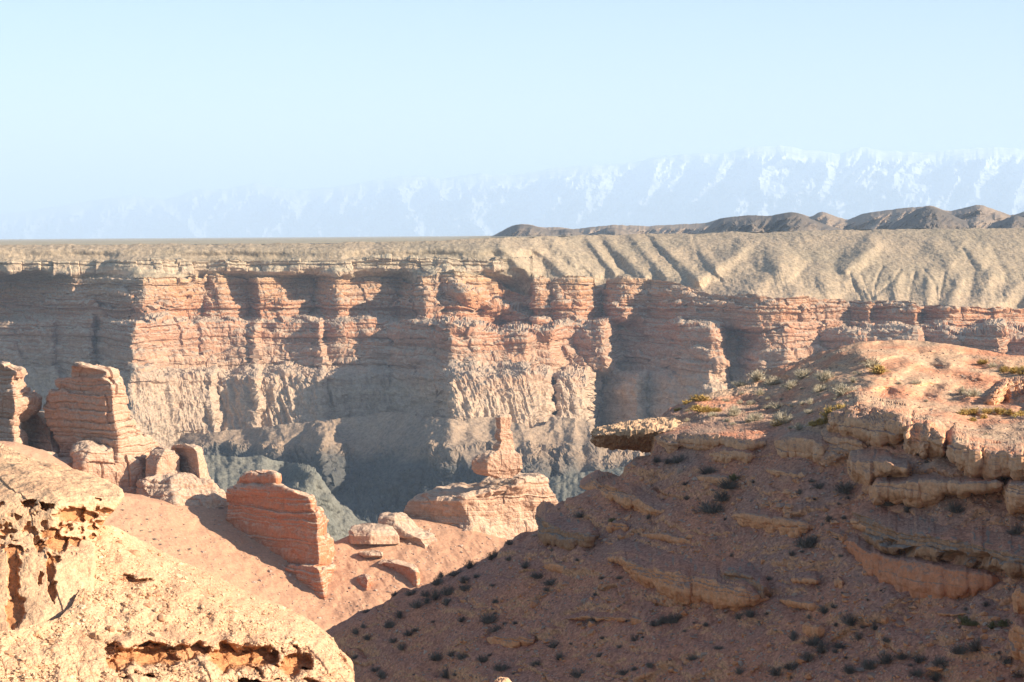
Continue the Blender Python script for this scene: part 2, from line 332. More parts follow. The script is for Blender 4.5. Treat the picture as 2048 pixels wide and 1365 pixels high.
FM = [(-400,140),(0,85),(100,66),(110,76),(180,48),(190,64),(240,14),(268,-12),(300,0),(350,20),(400,34),(440,40),(500,50),(512,44),(520,58),(580,54),(632,46),(642,38),(652,52),(690,48),(740,42),(776,44),(782,47),(800,38),(880,6),(892,20),(902,-8),(920,-6),(980,4),(1050,12),(1070,34),(1110,32),(1150,36),(1180,24),(1205,20),(1222,60),(1240,84),(1330,40),(1348,30),(1360,2),(1420,-18),(1440,-14),(1452,28),(1475,34),(1520,-10),(1570,-18),(1600,-4),(1640,10),(1700,-8),(1830,-34),(1842,-10),(2000,-60),(2012,-30),(2500,-120)]
FL = [(-400,130),(0,80),(110,62),(118,72),(230,18),(262,-22),(300,-12),(360,10),(410,18),(425,14),(436,30),(500,18),(512,12),(525,24),(600,20),(645,14),(655,24),(680,22),(700,28),(776,34),(784,36),(840,14),(898,-20),(906,-34),(940,-32),(1000,-24),(1060,-16),(1095,0),(1104,34),(1114,32),(1120,2),(1150,0),(1168,8),(1178,54),(1200,66),(1262,30),(1275,24),(1295,44),(1340,20),(1420,-12),(1446,0),(1456,30),(1500,10),(1600,-20),(2500,-140)]
def soften(T, w, k):
    u = np.arange(-400., 2501., 2.); f = pl(u, T); h = np.hanning(w); h /= h.sum()
    s = np.convolve(np.pad(f, w//2, 'edge'), h, 'valid')[:len(u)]
    return list(zip(u, s + k*(f-s)))
FT, FM, FL = soften(FT, 161, .66), soften(FM, 161, .82), soften(FL, 161, .85)
def jut(T, amt, a, b): return [(u, f - amt*float(sstep(a, a+20, u)*(1-sstep(b, b+24, u)))) for u, f in T]
FM = jut(FM, 34, 878, 1100); FL = jut(FL, 44, 874, 1168)          # the main buttress stands well out of the wall
def wrim(u):
    c = np.floor(u/13+.6*noise(u/31, 5, 5)); j = hash2(c.astype(np.int64), c.astype(np.int64)*0, 3)-.5
    return pl(u, RIM) + j*4.0 + 1.2*noise(u/5, 8, 8)
def wall_depth(U, V):
    wu = U + 7*fbm(U/60, V/40, 1.7, 3)
    b1 = 640 + 14*noise(U/70, 2, 2) + np.interp(U, [900, 1000, 1150, 1300, 1500], [0, 20, 5, 0, 20])
    b2 = 745 + 16*noise(U/60, 6, 2)
    a = sstep(-9, 9, V-b1); b = sstep(-14, 14, V-b2)
    ft, fm, fl = pl(wu, FT), pl(wu, FM), pl(wu, FL)
    D = (ft+16)*(1-a) + fm*a*(1-b) + (fl-4)*b
    # intermediate sandy ledges, stepping forward as the wall descends
    for k, (v0, amt, wid) in enumerate(((578, 5, 3), (592, 5, 3), (608, 7, 4), (622, 4, 3), (662, 6, 4), (680, 5, 4), (702, 7, 4), (722, 4, 4), (772, 3, 8))):
        vv = v0 + 9*noise(U/55, k*3.3, 9) + 4*noise(U/14, k*2.2, 4); D = D + amt*(.5+noise(U/80, k, 3.1))*(1-sstep(0, wid, V-vv))
    D = D + .10*(740-V) - .10*np.maximum(V-740, 0)*.5
    # sandy ramp in front of the broken upper blocks, centre
    rv = 545 + (U-900)*.42; m = sstep(0, 12, V-rv-10)*(1-sstep(25, 60, V-rv))*sstep(890, 930, U)*(1-sstep(1090, 1140, U))
    D = D - m*16
    return 1200 + D
def wbot(u): return u*0 + 905
U, V, D, P = relief_grid(-300, 2400, 1.5, wrim, wbot, 1.25, wall_depth)
n = normals(P); n *= np.sign((n*-P).sum(-1, keepdims=True))
low = sstep(735, 760, V); mid = sstep(640, 655, V)
d1 = rockdisp(P, sh=1.5, sa=2.5, bw=8.5, ba=1.5, ns=10, na=1.0, no=6, seed=21)
d2 = rockdisp(P, sh=2.0, sa=2.4, bw=12, ba=1.6, ns=12, na=1.3, no=6, fl=.7, flw=9, seed=33)
d3 = rockdisp(P, sh=4.0, sa=.6, bw=16, ba=.9, ns=8, na=1.9, no=7, fl=1.3, flw=4.5, seed=45)
x, y, z = P[..., 0], P[..., 1], P[..., 2]
fine, _ = strata(z + .8*fbm(x/9, y/9, z/9, 3), x, .62, 77)
dd = d1*(1-mid) + d2*mid*(1-low) + d3*low + .55*fine*(1-low)*(.5+noise(x/12, y/12, z/5)) + .45*fbm(x/2.2, y/2.2, z/2.2, 3)
P = P + n*dd[..., None]
tag(grid_obj('canyon_cliff', add_back(P, [(6, .6), (30, 5)]), M['cliff']), 'long banded red and grey canyon wall across the valley', 'cliff', kind='structure')

# ------------------------------------------------------------------ plateau slopes above the wall
PTOP = [(-400,494),(0,490),(300,489),(600,487),(900,482),(980,475),(1397,467),(1553,463),(1762,458),(1900,459),(2048,457),(2500,455)]
SPURS = [  # ridge line (u0,v0)->(u1,v1), half-width, height (m toward the viewer)
 (985,478,1075,560,22,9),(1050,476,1130,545,20,8),(1090,474,1190,550,22,10),(1170,472,1230,545,15,9),(1205,472,1290,552,20,10),(1262,471,1330,550,17,8),(1300,470,1400,560,20,8),(1370,470,1440,545,22,7),
 (1500,486,1395,560,26,16),(1530,484,1600,600,40,10),(1590,500,1500,590,40,12),(1765,476,1690,540,30,16),(1640,520,1660,600,40,10),(1700,545,1760,605,26,10),(1795,540,1790,610,22,8),(1850,480,1900,520,30,8),(1860,540,1855,610,20,8),(1905,480,1960,520,26,8),(1925,545,1900,612,20,8),(1990,530,1960,610,34,10),(2048,560,1990,616,30,10),(2090,540,2060,620,40,14)]
_wu = np.arange(-420, 2520, 4.0); _wd = wall_depth(_wu, pl(_wu, RIM)+8); _k = np.ones(13)/13
_wd = np.convolve(np.pad(_wd, 6, 'edge'), _k, 'valid')
_k2 = np.hanning(61); _k2 /= _k2.sum(); _ws = np.convolve(np.pad(_wd, 30, 'edge'), _k2, 'valid')
_rs = np.convolve(np.pad(pl(_wu, RIM), 12, 'edge'), np.ones(25)/25, 'valid')
def RIMS(u): return np.interp(u, _wu, _rs)
def GUL(U, V):
    o = 0
    for pts, w, h in GULLIES:
        for (a, b), (c, d) in zip(pts[:-1], pts[1:]):
            L = math.hypot(c-a, d-b); ux, uy = (c-a)/L, (d-b)/L
            s = np.clip((U-a)*ux + (V-b)*uy, 0, L); wob = 3*noise(U/11, V/11, 2.2)
            o = np.maximum(o, .55*h*np.exp(-((np.hypot(U-a-s*ux, V-b-s*uy)+wob*.6)/w)**2))
    return o
GULLIES = [([(1385,475),(1400,520),(1440,560)],5,5),([(1205,485),(1235,530),(1262,552)],5,6),([(1300,480),(1345,530),(1360,552)],5,5),([(1720,548),(1735,580),(1745,598)],4,5),([(1765,535),(1750,570),(1748,596)],4,5),([(1800,540),(1785,565),(1752,590)],4,5),
 ([(1830,545),(1822,575),(1818,600)],4,5),([(1850,540),(1870,570),(1876,605)],4,5),([(1890,545),(1882,580),(1878,606)],4,5),([(1700,550),(1712,580),(1722,600)],4,4),([(1925,500),(1950,540),(1940,590)],6,5),([(1600,480),(1625,520),(1590,560)],7,4),([(1130,488),(1160,530),(1180,548)],5,5),([(1985,500),(2010,550),(2005,600)],6,5)]
def WDS(u): return np.interp(u, _wu, _ws)
def SCV(U, V): return 522 + 6*noise(U/90, 1, 1) + 3*noise(U/22, 2, 1) - 5*sstep(650, 800, U)
def WD(u): return np.interp(u, _wu, _wd)
def pdepth(U, V):
    top = pl(U, PTOP); rim = RIMS(U)
    t = np.clip((V-top)/(rim+14-top), 0, 1)
    right = sstep(950, 1250, U)
    vs = SCV(U, V); k = V - vs
    ws, wl_ = WDS(U), WD(U)
    bot = ws + 12
    Dl = np.interp(V, [470, 490, 521], [1352, 1325, 1276])
    scd = 1276 + np.clip(ws-1245, -30, 40)*.7
    tb = np.clip((k-22)/np.maximum(rim+14-vs-22, 8), 0, 1)
    Dl = np.where(k < 0, Dl + np.clip(ws-1245, -30, 40)*.7*sstep(494, 521, V), np.where(k < 16, scd - .12*k, scd - 2 - (scd-2-bot)*tb*sstep(16, 24, k)))
    Dr = 1440 - (1440-bot)*t**.85
    D = Dl*(1-right) + Dr*right
    env = np.clip(t*3.2, 0, 1)*(1-sstep(.8, 1.0, t))
    for (a, b, c, d, w, h) in SPURS:
        L = math.hypot(c-a, d-b); ux, uy = (c-a)/L, (d-b)/L
        s = np.clip((U-a)*ux + (V-b)*uy, 0, L); dist = np.hypot(U-a-s*ux, (V-b-s*uy))
        wob = 1 + .35*noise(U/25, V/25, h)
        D = D - .95*h*np.exp(-(dist/(w*.6*wob))**2)*np.clip(s/25+.15, 0, 1)*(1-sstep(.82, 1.0, t))
    D = D - env*(4.5*fbm(U/110, V/60, 4.2, 2) + .8*ridged((U-.3*V)/9, V/60, 5, 3)*right*sstep(.35, .7, t)*(.4+noise(U/50, V/30, 7)))
    D = D + GUL(U, V)
    e = sstep(-22, 4, V-rim)
    return D + (np.clip(wl_-ws, -12, 16))*e
def make_plain():
    uu = np.arange(-700, 2800, 14.0); tt = np.linspace(0, 1, 110)[:, None]
    vt = pl(uu, PTOP)[None]; Ys = (pdepth(uu, pl(uu, PTOP)) + 1.0)[None]
    Yy = Ys*(28000/Ys)**tt; Uy = np.broadcast_to(uu[None], Yy.shape)
    zs = (HY-vt)/F*Ys - .25; ze = (HY-np.interp(uu, [0, 1000, 2000], [478.5, 471.5, 470]))[None]/F*28000
    hz = zs + (ze-zs)*np.clip((Yy-Ys)/(28000-Ys), 0, 1) + sstep(0, .15, tt)*.5*fbm(Uy/60, Yy/200, 2, 4)*np.interp(Yy, [1300, 3000], [.6, 1.6])
    tag(grid_obj('desert_plain', np.stack([(Uy-CX)/F*Yy, Yy, hz], -1), M['plain'], smooth=True), 'flat tan desert plain running back to the horizon', 'plain', kind='structure')
make_plain()
U, V, D, P = relief_grid(-400, 2500, 2, lambda u: pl(u, PTOP)+.6*noise(u/30, 0, 3), lambda u: pl(u, RIM)+14, 1.2, pdepth)
n = normals(P); n *= np.sign((n*-P).sum(-1, keepdims=True))
vs = SCV(U, V)
scm = sstep(-3, 3, V-vs)*(1-sstep(22, 30, V-vs))*(1-sstep(960, 1040, U))
d = rockdisp(P, sh=1.3, sa=1.4, bw=9, ba=2.2, ns=10, na=1.2, no=5, seed=61)*scm + .30*fbm(P[..., 0]/3, P[..., 1]/6, P[..., 2]/3, 4) + .9*fbm(P[..., 0]/22, P[..., 1]/30, P[..., 2]/14, 3)
P = P + n*d[..., None]
keep = scm > .4
o = grid_obj('plateau_slopes', add_back(P, [(10, .4), (60, 3)]), [M['plateau'], M['scarp']])
fm_ = np.concatenate([np.zeros((3, keep.shape[1]), bool), keep], 0)[:-1, :-1].ravel().astype(np.int32)
o.data.polygons.foreach_set('material_index', fm_); tag(o, 'scrubby tan slopes and gullied hills above the canyon rim', 'slope', kind='structure')

# ------------------------------------------------------------------ dark talus below the wall
TTOP = [(150,905),(250,850),(300,850),(330,862),(400,868),(560,850),(640,842),(700,835),(780,823),(850,836),(870,834),(900,838),(925,842),(960,836),(985,833),(1010,838),(1040,848),(1062,856),(1090,850),(1100,834),(1118,832),(1140,837),(1168,838),(1185,850),(1205,875),(1240,890),(1300,880),(1400,870),(1700,860)]
def plane_depth(n, u0, v0, Y0):
    n = np.array(n, float); n /= np.linalg.norm(n)
    r0 = n @ np.array([(u0-CX)/F, 1, (HY-v0)/F]); c = r0*Y0
    return lambda U, V: c/(n[0]*(U-CX)/F + n[1] + n[2]*(HY-V)/F)
tp_dark = plane_depth((-.50,-.42,.72), 900, 840, 1165)
tp_lit = plane_depth((.20,-.60,.74), 1080, 850, 1168)
def ridge_lines(U, V, lines):
    o = 0
    for (pts, w, h) in lines:
        best = np.full(U.shape, 1e9)
        for (a, b), (c, d) in zip(pts[:-1], pts[1:]):
            L = math.hypot(c-a, d-b); ux, uy = (c-a)/L, (d-b)/L
            s = np.clip((U-a)*ux + (V-b)*uy, 0, L); best = np.minimum(best, np.hypot(U-a-s*ux, V-b-s*uy))
        o = o + h*np.maximum(0, 1-best/w)**1.1
    return o
TR = [([(868,836),(830,862),(760,905),(700,955),(670,1000)], 55, 24), ([(646,880),(640,905),(655,960)], 42, 26), ([(930,845),(905,900),(885,960)], 40, 12), ([(880,838),(890,880),(870,930)], 30, 10),
      ([(985,838),(1000,900)], 30, 8), ([(1110,838),(1095,880),(1080,940)], 28, 14), ([(1150,840),(1150,890),(1130,945)], 26, 14), ([(1180,850),(1195,900),(1190,940)], 24, 12), ([(1040,852),(1050,900),(1045,950)], 28, 10),
      ([(560,880),(540,910)], 50, 14), ([(430,880),(400,905)], 60, 12)]
m_top = plane_depth((.12,-.36,.92), 960, 836, 1108)
m_cl = plane_depth((-.52,-.78,.35), 890, 888, float(m_top(np.array(890.), np.array(888.))))
m_left = plane_depth((-.60,-.36,.70), 862, 838, 1108)
m_gen = plane_depth((-.28,-.50,.82), 430, 868, 1180)
def smax(a, b, k): h = np.clip(.5+.5*(a-b)/k, 0, 1); return b*(1-h)+a*h + k*h*(1-h)
def tdepth(U, V):
    wu, wv = U + 8*fbm(U/30, V/30, 5, 3), V + 8*fbm(U/30, V/30, 9, 3)
    top = m_top(U, V + 10*noise(U/40, 3, 3)) - ridge_lines(wu, wv, TR[4:9])*.35
    cl = m_cl(U, V) - ridge_lines(wu, wv, TR[4:9])*1.0 - 2.5*ridged(wu/30, wv/110, 4, 3)*sstep(895, 915, V)
    D = smax(smax(top, cl, 5.0), m_left(U, V), 6.0)
    g = m_gen(U, V); D = np.where(U < 900, -smax(-D, -g, 8.0), D)
    return D - ridge_lines(wu, wv, TR[1:2]) - ridge_lines(wu, wv, TR[9:])*.6 - 2.5*fbm(U/70, V/70, 8, 2)
U, V, D, P = relief_grid(140, 1700, 1.8, lambda u: pl(u, TTOP), lambda u: u*0+1110, 1.8, tdepth)
n = normals(P); n *= np.sign((n*-P).sum(-1, keepdims=True))
x, y, z = P[..., 0], P[..., 1], P[..., 2]
crag = sstep(-.2, .5, noise(U/70, V/50, 3)+.35)*sstep(880, 905, V - 14*noise(U/25, 1, 4))
d = .7*fbm(x/6, y/6, z/6, 5) + crag*1.9*ridged(x/6+.3*z/5, y/16, z/12, 6, .62)
P = P + n*d[..., None]
tag(grid_obj('talus_slope', add_back(P, [(10, 3), (40, 20)]), M['talus']), 'dark grey talus slope at the foot of the canyon wall', 'slope', kind='structure')

# ------------------------------------------------------------------ grey bench between the towers and the talus
BTOP = [(200,905),(406,910),(488,915),(523,911),(533,914),(544,920),(570,925),(595,928),(615,935),(638,955),(646,966),(662,990),(677,1013),(697,1023),(716,1043),(732,1056),(760,1075),(900,1110),(1040,990),(1080,962),(1097,957),(1128,950),(1250,934),(1400,925),(1800,915)]
def btop(u): return pl(u, BTOP) + 1.4*noise(u/9, 2, 2)
def bdepth(U, V):
    t = V-btop(U)
    D = 745 - .55*np.minimum(t, 120)
    cl = sstep(560, 650, U + .35*(V-930))*(1-sstep(880, 960, U))
    D = D*(1-cl) + cl*(700 + (U-640)*.18 - .12*t + 14*np.maximum(0, 1-t/14)**2)
    return D + 4*fbm(U/50, V/40, 3, 3)
U, V, D, P = relief_grid(200, 1800, 1.8, btop, lambda u: np.maximum(u*0+1120, pl(u, BTOP)+30), 1.8, bdepth)
n = normals(P); n *= np.sign((n*-P).sum(-1, keepdims=True))
x, y, z = P[..., 0], P[..., 1], P[..., 2]
cl = sstep(545, 620, U + .35*(V-930))*(1-sstep(880, 960, U))
d = .25*fbm(x/2.2, y/2.2, z/2.2, 5) + cl*(.9*fbm(x/7, y/9, z/7, 6, .58) + .5*ridged(x/9, y/12, z/14, 4, .55))
P = P + n*d[..., None]
tag(grid_obj('canyon_bench', add_back(P, [(10, 3), (40, 30)]), M['bench']), 'grey green bench with a craggy edge in the canyon bottom', 'terrain', kind='structure')
fl = [(-400,-200,-185),(400,-200,-185),(400,1400,-185),(-400,1400,-185)]
tag(link('canyon_floor', raw_mesh('canyon_floor', fl, [[0,1,2,3]], M['talus'])), 'canyon floor hidden below the slopes', 'ground', kind='structure')

# ------------------------------------------------------------------ sand slopes in the middle distance
STOP = [(-400,860),(-60,880),(30,884),(60,893),(95,905),(150,940),(240,985),(283,990),(300,996),(330,1000),(370,1006),(456,1000),(520,1040),(664,1082),(671,1083),(697,1072),(710,1061),(728,1055),(749,1052),(770,1052),(808,1036),(843,1036),(902,1047),(937,1052),(960,1060),(998,1075),(1034,1084),(1100,1100),(1400,1150)]
sp1 = plane_depth((.35,-.25,.90), 450, 1100, 322); sp2 = plane_depth((.06,-.43,.90), 850, 1120, 326.3)
def sand_rbf(U, V):
    a, b = sp1(U, V), sp2(U, V); h = np.clip(.5+.5*(b-a)/6.0, 0, 1)
    return b*(1-h)+a*h - 6.0*h*(1-h)*.5
def sdepth(U, V):
    t = V-pl(U, STOP)
    D = sand_rbf(U, V) + 3*np.maximum(0, 1-t/10)**2
    return D + .55*fbm(U/60, V/40, 6, 3) - .10*ridged(U/28-.6*V/28, V/70, 6, 3)
U, V, D, P = relief_grid(-400, 1400, 1.8, lambda u: pl(u, STOP), lambda u: np.maximum(u*0+1330, pl(u, STOP)+40), 1.8, sdepth)
n = normals(P); n *= np.sign((n*-P).sum(-1, keepdims=True))
P = P + n*(.06*fbm(P[..., 0]/1.6, P[..., 1]/1.6, P[..., 2]/1.6, 5))[..., None]
tag(grid_obj('sand_slope', add_back(P, [(3, 1), (15, 12), (40, 50)]), M['sand']), 'smooth pink sand slope between the rock towers', 'slope', kind='structure')

# ------------------------------------------------------------------ rock lofts: stacked outlines, a near edge, faces turning away from it
def smooth_ring(R, k):
    for _ in range(k): R = .25*np.roll(R, 1, 1) + .5*R + .25*np.roll(R, -1, 1)
    return R
def loft(name, rows, mat, dv=1.1, n=260, smooth=6, disp=None, origin_v=None, parts=None, label=None, cat='rock', group=None, holes=None, yoff=0):
    # rows: (v, uL, uC, uR, Y, dl, dr, back)
    A = np.array(rows, float); A[:, 4] += yoff; v = np.arange(A[0, 0], A[-1, 0]+dv*.5, dv)
    c = [np.interp(v, A[:, 0], A[:, k]) for k in range(1, 8)]
    uL, uC, uR, Y, dl, dr, bk = c
    m = (uL*.5+uR*.5)
    dl = np.where((uC-uL > uR-uC) & (dl > 0), dl*1.8, dl)
    pts = np.stack([np.stack([uL, Y+dl], -1), np.stack([uC, Y], -1), np.stack([uR, Y+dr], -1), np.stack([uR*.85+m*.15, Y+bk], -1), np.stack([uL*.85+m*.15, Y+bk], -1)], 1)  # rows,5,2
    nf = int(n*.72); nb = n-nf
    wl_ = np.clip((uC-uL).mean()/max((uR-uL).mean(), 1), .2, .8)
    segs = [int(nf*wl_), nf-int(nf*wl_), nb//3, nb//3, nb-2*(nb//3)]
    ring = []
    for k, s in enumerate(segs):
        t = np.linspace(0, 1, s, endpoint=False)[None, :, None]
        ring.append(pts[:, k:k+1]*(1-t) + pts[:, (k+1) % 5:(k+1) % 5+1]*t)
    R = smooth_ring(np.concatenate(ring, 1), smooth)
    U = R[..., 0]; D = R[..., 1]; V = np.broadcast_to(v[:, None], U.shape)
    P = W(U, V, D)
    # close the top with rings shrinking to the middle
    ctr = P[0].mean(0); capr = [ctr + (P[0]-ctr)*f + np.array([0, 0, 1])*h*(v[1]-v[0])*Y[0]/F for f, h in ((.02, 1.3), (.35, 1.2), (.7, 1.0), (.9, .7))]
    P = np.concatenate([np.array(capr), P], 0); Vv = np.concatenate([np.full((4, U.shape[1]), v[0]), V], 0); Uu = np.concatenate([np.repeat(U[:1], 4, 0), U], 0)
    nn = normals(P, True); ctr = P.mean(1, keepdims=True)
    sg = np.sign((nn*(P-ctr)).sum(-1).mean()); nn = nn*sg
    d = rockdisp(P, **disp) if disp else 0
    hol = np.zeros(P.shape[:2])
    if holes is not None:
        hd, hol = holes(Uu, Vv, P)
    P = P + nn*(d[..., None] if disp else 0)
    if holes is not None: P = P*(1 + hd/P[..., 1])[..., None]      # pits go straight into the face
    og = P[-1].mean(0)
    if parts:
        e = bpy.data.objects.new(name, None); sc.collection.objects.link(e); e.location = og
        b = [0] + [int(np.searchsorted(Vv[:, 0], q[1])) for q in parts[:-1]] + [len(P)-1]
        for (pn, _), i0, i1 in zip(parts, b[:-1], b[1:]):
            grid_obj(pn, P[i0:i1+1]-og, mat, wrap=True, parent=e)
        o = e
    else:
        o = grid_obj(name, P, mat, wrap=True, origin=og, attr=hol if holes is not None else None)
    return tag(o, label, cat, group)

SD1 = dict(sh=.55, sa=.44, bw=3.2, ba=.30, ns=1.8, na=.30, no=7, warp=.8)
FORM = 'eroded rock formations on the sand slope'
# tower on the left edge
loft('rock_tower', [(729,-40,5,18,349,4,3,9),(735,-44,12,20,348,4,4,10),(743,-50,34,45,347,5,4,12),(754,-50,34,46,347,5,5,12),(757,-52,24,44,347,5,5,12),(768,-55,28,50,347,5,6,13),(781,-58,28,51,346,5,6,13),(786,-62,28,71,345,6,8,14),(798,-64,28,79,345,6,8,14),(815,-64,30,79,345,6,8,14),(824,-64,30,75,345,6,8,14),(837,-62,27,52,346,6,6,13),(851,-60,25,36,346,6,5,12),(862,-62,27,53,345,6,6,13),(885,-66,31,57,344,6,7,14),(930,-70,34,62,342,6,7,14)],
  M['pinkrock'], disp=dict(SD1, seed=101), parts=[('cap', 758), ('column', 838), ('base', 930)], label='rock tower at the left edge with a bulging middle, beside the taller flat-capped tower', cat='rock tower', group=FORM)
# dark fissured rock between the two towers
loft('fissured_rock', [(826,48,70,96,356,3,3,8),(835,46,80,104,355,3,3,9),(860,44,96,114,353,4,3,9),(880,42,100,122,351,4,3,9),(905,40,104,130,349,4,3,9),(940,40,104,134,347,4,3,9)], M['pinkrock'], disp=dict(SD1, seed=105),
  label='shaded fissured rock filling the gap between the two left towers', cat='rock', group=FORM)
# tall capped tower
loft('rock_tower', [(729.5,149,160,167,346,2,2,6),(733,147,166,186,345.4,2,2,7),(741,145,206,221,344.6,2.5,2.5,9),(745,144,214,233,344.2,3,3,10),(753,147,214,234,344,3,3,10),(757,150,200,232,344.2,3,3,10),(758,116,205,238,344,4,3.5,11),(762,109,216,244,343.4,4.5,4,12),(768,111,222,247,343,4.5,4,12),(782,122,225,250,342.8,4.5,4.5,12),(786,108,226,251,342.6,4.5,4.5,12),(800,94,226,254,342.4,5,5,13),(816,89,226,258,342.2,5,5,13),(834,91,229,258,342,5,5,13),(842,95,230,262,341.8,5,6,13),(855,100,232,266,341.5,5,6,14),(866,106,236,284,341.2,5,8,15),(876,112,237,300,341,5,9,16),(888,117,237,321,340.8,5,11,17),(902,121,237,322,340.6,5,11,17),(930,126,236,300,340.2,5,9,16),(1000,130,236,295,339.5,5,9,16)],
  M['pinkrock'], n=380, disp=dict(SD1, seed=111), parts=[('cap', 757), ('column', 878), ('base', 1000)], label='tallest rock tower on the left, flat-capped, its right side stepping down in ledges', cat='rock tower', group=FORM)
loft('rock_pedestal', [(890,160,172,186,341,1.5,2,6),(896,150,178,205,339.6,1.5,2.5,8),(905,146,182,232,338.4,1.5,3,9),(915,150,176,255,337.8,1.2,4,10),(925,152,170,276,337.5,1,4.5,10),(945,153,168,284,337.2,1,4.5,10),(970,152,168,282,337,1,4.5,10),(1010,150,168,284,336.4,1,4.5,10)],
  M['pinkrock'], n=320, disp=dict(SD1, seed=117, sa=.22, ba=.5, bw=4.5), label='sunlit fluted pedestal rock at the foot of the tallest tower', cat='rock', group=FORM)
loft('low_ledge', [(903,44,70,88,343,1,1,5),(907,38,84,118,342,1.5,1.5,6),(916,40,100,120,341,1.5,1.5,6),(919,60,120,146,340.4,1.5,1.5,6),(928,70,130,153,339.6,1.5,1.5,7),(945,80,135,155,339,1.5,1.5,7),(975,80,135,158,338,1.5,1.5,7)],
  M['pinkrock'], n=260, disp=dict(SD1, seed=119, sa=.2, ba=.2), label='low pale rock bench under the fissured rock, left of the pedestal', cat='rock', group=FORM)
# block to the right of the fissure
loft('rock_block', [(897,318,328,338,341,1.5,1.5,5),(902,304,330,350,339.6,1.5,2,7),(915,297,322,358,338.6,1.5,3,8),(930,294,315,359,338.2,1.5,3,8),(960,293,312,358,337.8,1.5,3,8),(1000,290,312,360,337.2,1.5,3,8)],
  M['pinkrock'], n=240, disp=dict(SD1, seed=121, sa=.22), label='squat rock block right of the narrow fissure, joined to the square pillar', cat='rock', group=FORM)
loft('rock_pillar', [(893.5,352,372,396,343,3,3,7),(897,346,388,402,341,4,4,9),(905,348,394,405,340,5,4,10),(911,352,395,405,339.8,4.4,4,10),(925,354,397,411,339.4,4.4,4.5,10),(940,354,398,415,339,4.2,5,10),(956,354,400,421,338.6,4.2,5.5,11),(975,352,402,434,338.2,4.2,6,11),(1010,350,402,455,337.4,4.2,7,12)],
  M['pinkrock'], n=240, disp=dict(SD1, seed=123, sa=.16, ba=.12, na=.3), label='square rock pillar with a shaded left face, right end of the left tower group', cat='rock', group=FORM)
loft('rock_apron', [(951,338,352,372,338,1,1.5,5),(957,318,350,392,336.6,1.5,2,6),(963,296,345,412,335.2,2,3,7),(972,284,340,428,334,2.5,4,8),(985,279,345,445,332.8,3,5,9),(996,277,350,457,331.8,3,5,9),(1018,275,350,468,330.6,3,5,10)],
  M['pinkrock'], n=300, disp=dict(SD1, seed=127, sa=.3, ba=.35, na=.6, ns=3), label='pale rubbly rock apron under the square pillar', cat='rock', group=FORM)
# red banded block
loft('red_block', [(946.5,504,525,548,312,1.5,1.5,4),(950,490,548,559,310.6,2,2,6),(958,483,553,561,310,2.5,2.5,7),(968,478,553,560,309.8,3,3,8),(971,474,548,562,309.6,3,3,8),(975,462,556,566,308.6,3.5,3,9),(979,455,572,574,307.6,4,3.4,10),(986,455,590,602,306.4,4.6,4,10),(995,456,616,628,305.4,5.5,5,11),(1004,456,622,629,305,6,5.4,12),(1019,456,623,629,304.8,6,5.6,12),(1022,456,628,640,304.6,6,6,12),(1032,457,634,646,304.4,6,6,12),(1043,457,637,652,304.2,6,6,13),(1060,461,636,652,304,6,6.4,13),(1072,467,635,651,303.8,6,6.4,13),(1078,471,636,664,303.6,6,7,13),(1096,485,638,666,303.3,5.6,7,13),(1118,511,639,669,303,5,7,13),(1129,536,638,671,302.8,4.6,7.2,13),(1132,530,626,673,302,4.2,7.4,13),(1140,530,638,675,301,4.4,7.6,13),(1160,538,643,677,300.6,4.2,8,13),(1184,560,648,676,300.2,3.6,8,13),(1203,590,651,668,299.8,2.6,7,12),(1218,620,650,662,299.5,1.6,5,11),(1236,640,650,658,299,1,3,10)],
  M['red'], n=360, dv=1.0, yoff=16, disp=dict(sh=.5, sa=.36, bw=3.0, ba=.14, ns=1.8, na=.26, no=7, warp=.8, seed=131), parts=[('cap', 972), ('body', 1130), ('base', 1236)], label='dark red banded block with a small cap, standing alone on the sand slope', cat='rock', group=FORM)
# hoodoo and the ledge it stands on
loft('hoodoo', [(831.5,993,1000.6,1020,337,0.48,0.8999999999999999,2.2),(836,991.5,1000.2,1022.5,336.4,0.6400000000000001,1.2000000000000002,2.8),(850,993,1000.8,1021,336.4,0.6400000000000001,1.2000000000000002,2.8),(858,995,1001.9,1019.5,336.5,0.6400000000000001,1.2000000000000002,2.6),(863,992,1000.7,1023,336.4,0.7200000000000001,1.35,2.9),(869,989,999.4,1026,336.3,0.7200000000000001,1.35,3),(876,991,1000.5,1025,336.4,0.7200000000000001,1.35,2.9),(882,995,1003.7,1026,336.4,0.7200000000000001,1.35,2.8),(890,989,1001.1,1029,336.2,0.7200000000000001,1.5,3),(899,985,998.6,1030.5,336,0.8,1.5,3.2),(903,976,992.8,1033,335.7,0.96,1.6500000000000001,3.6),(908,959,984.2,1040,335.2,1.1199999999999999,1.7999999999999998,4.2),(914,950,978.5,1043,334.9,1.2800000000000002,2.0999999999999996,4.6),(923,944,974.9,1045.5,334.7,1.36,2.25,4.9),(938,943.5,974.4,1045,334.7,1.36,2.25,4.9),(947,950,976.8,1037,335.2,1.2000000000000002,2.0999999999999996,4.4),(952,980,993.4,1028,335.8,0.8,1.5,3.4),(957,992,1001.0,1024,336,0.6400000000000001,1.2000000000000002,3)],
  M['pinkrock'], n=240, dv=.7, smooth=5, disp=dict(sh=.36, sa=.09, bw=1.6, ba=.05, ns=.7, na=.13, no=6, seed=141), parts=[('cap', 859), ('neck', 902), ('boulder', 957)], label='slender hoodoo balanced on a boulder in the centre, standing on the wide flat ledge', cat='hoodoo', group=FORM)
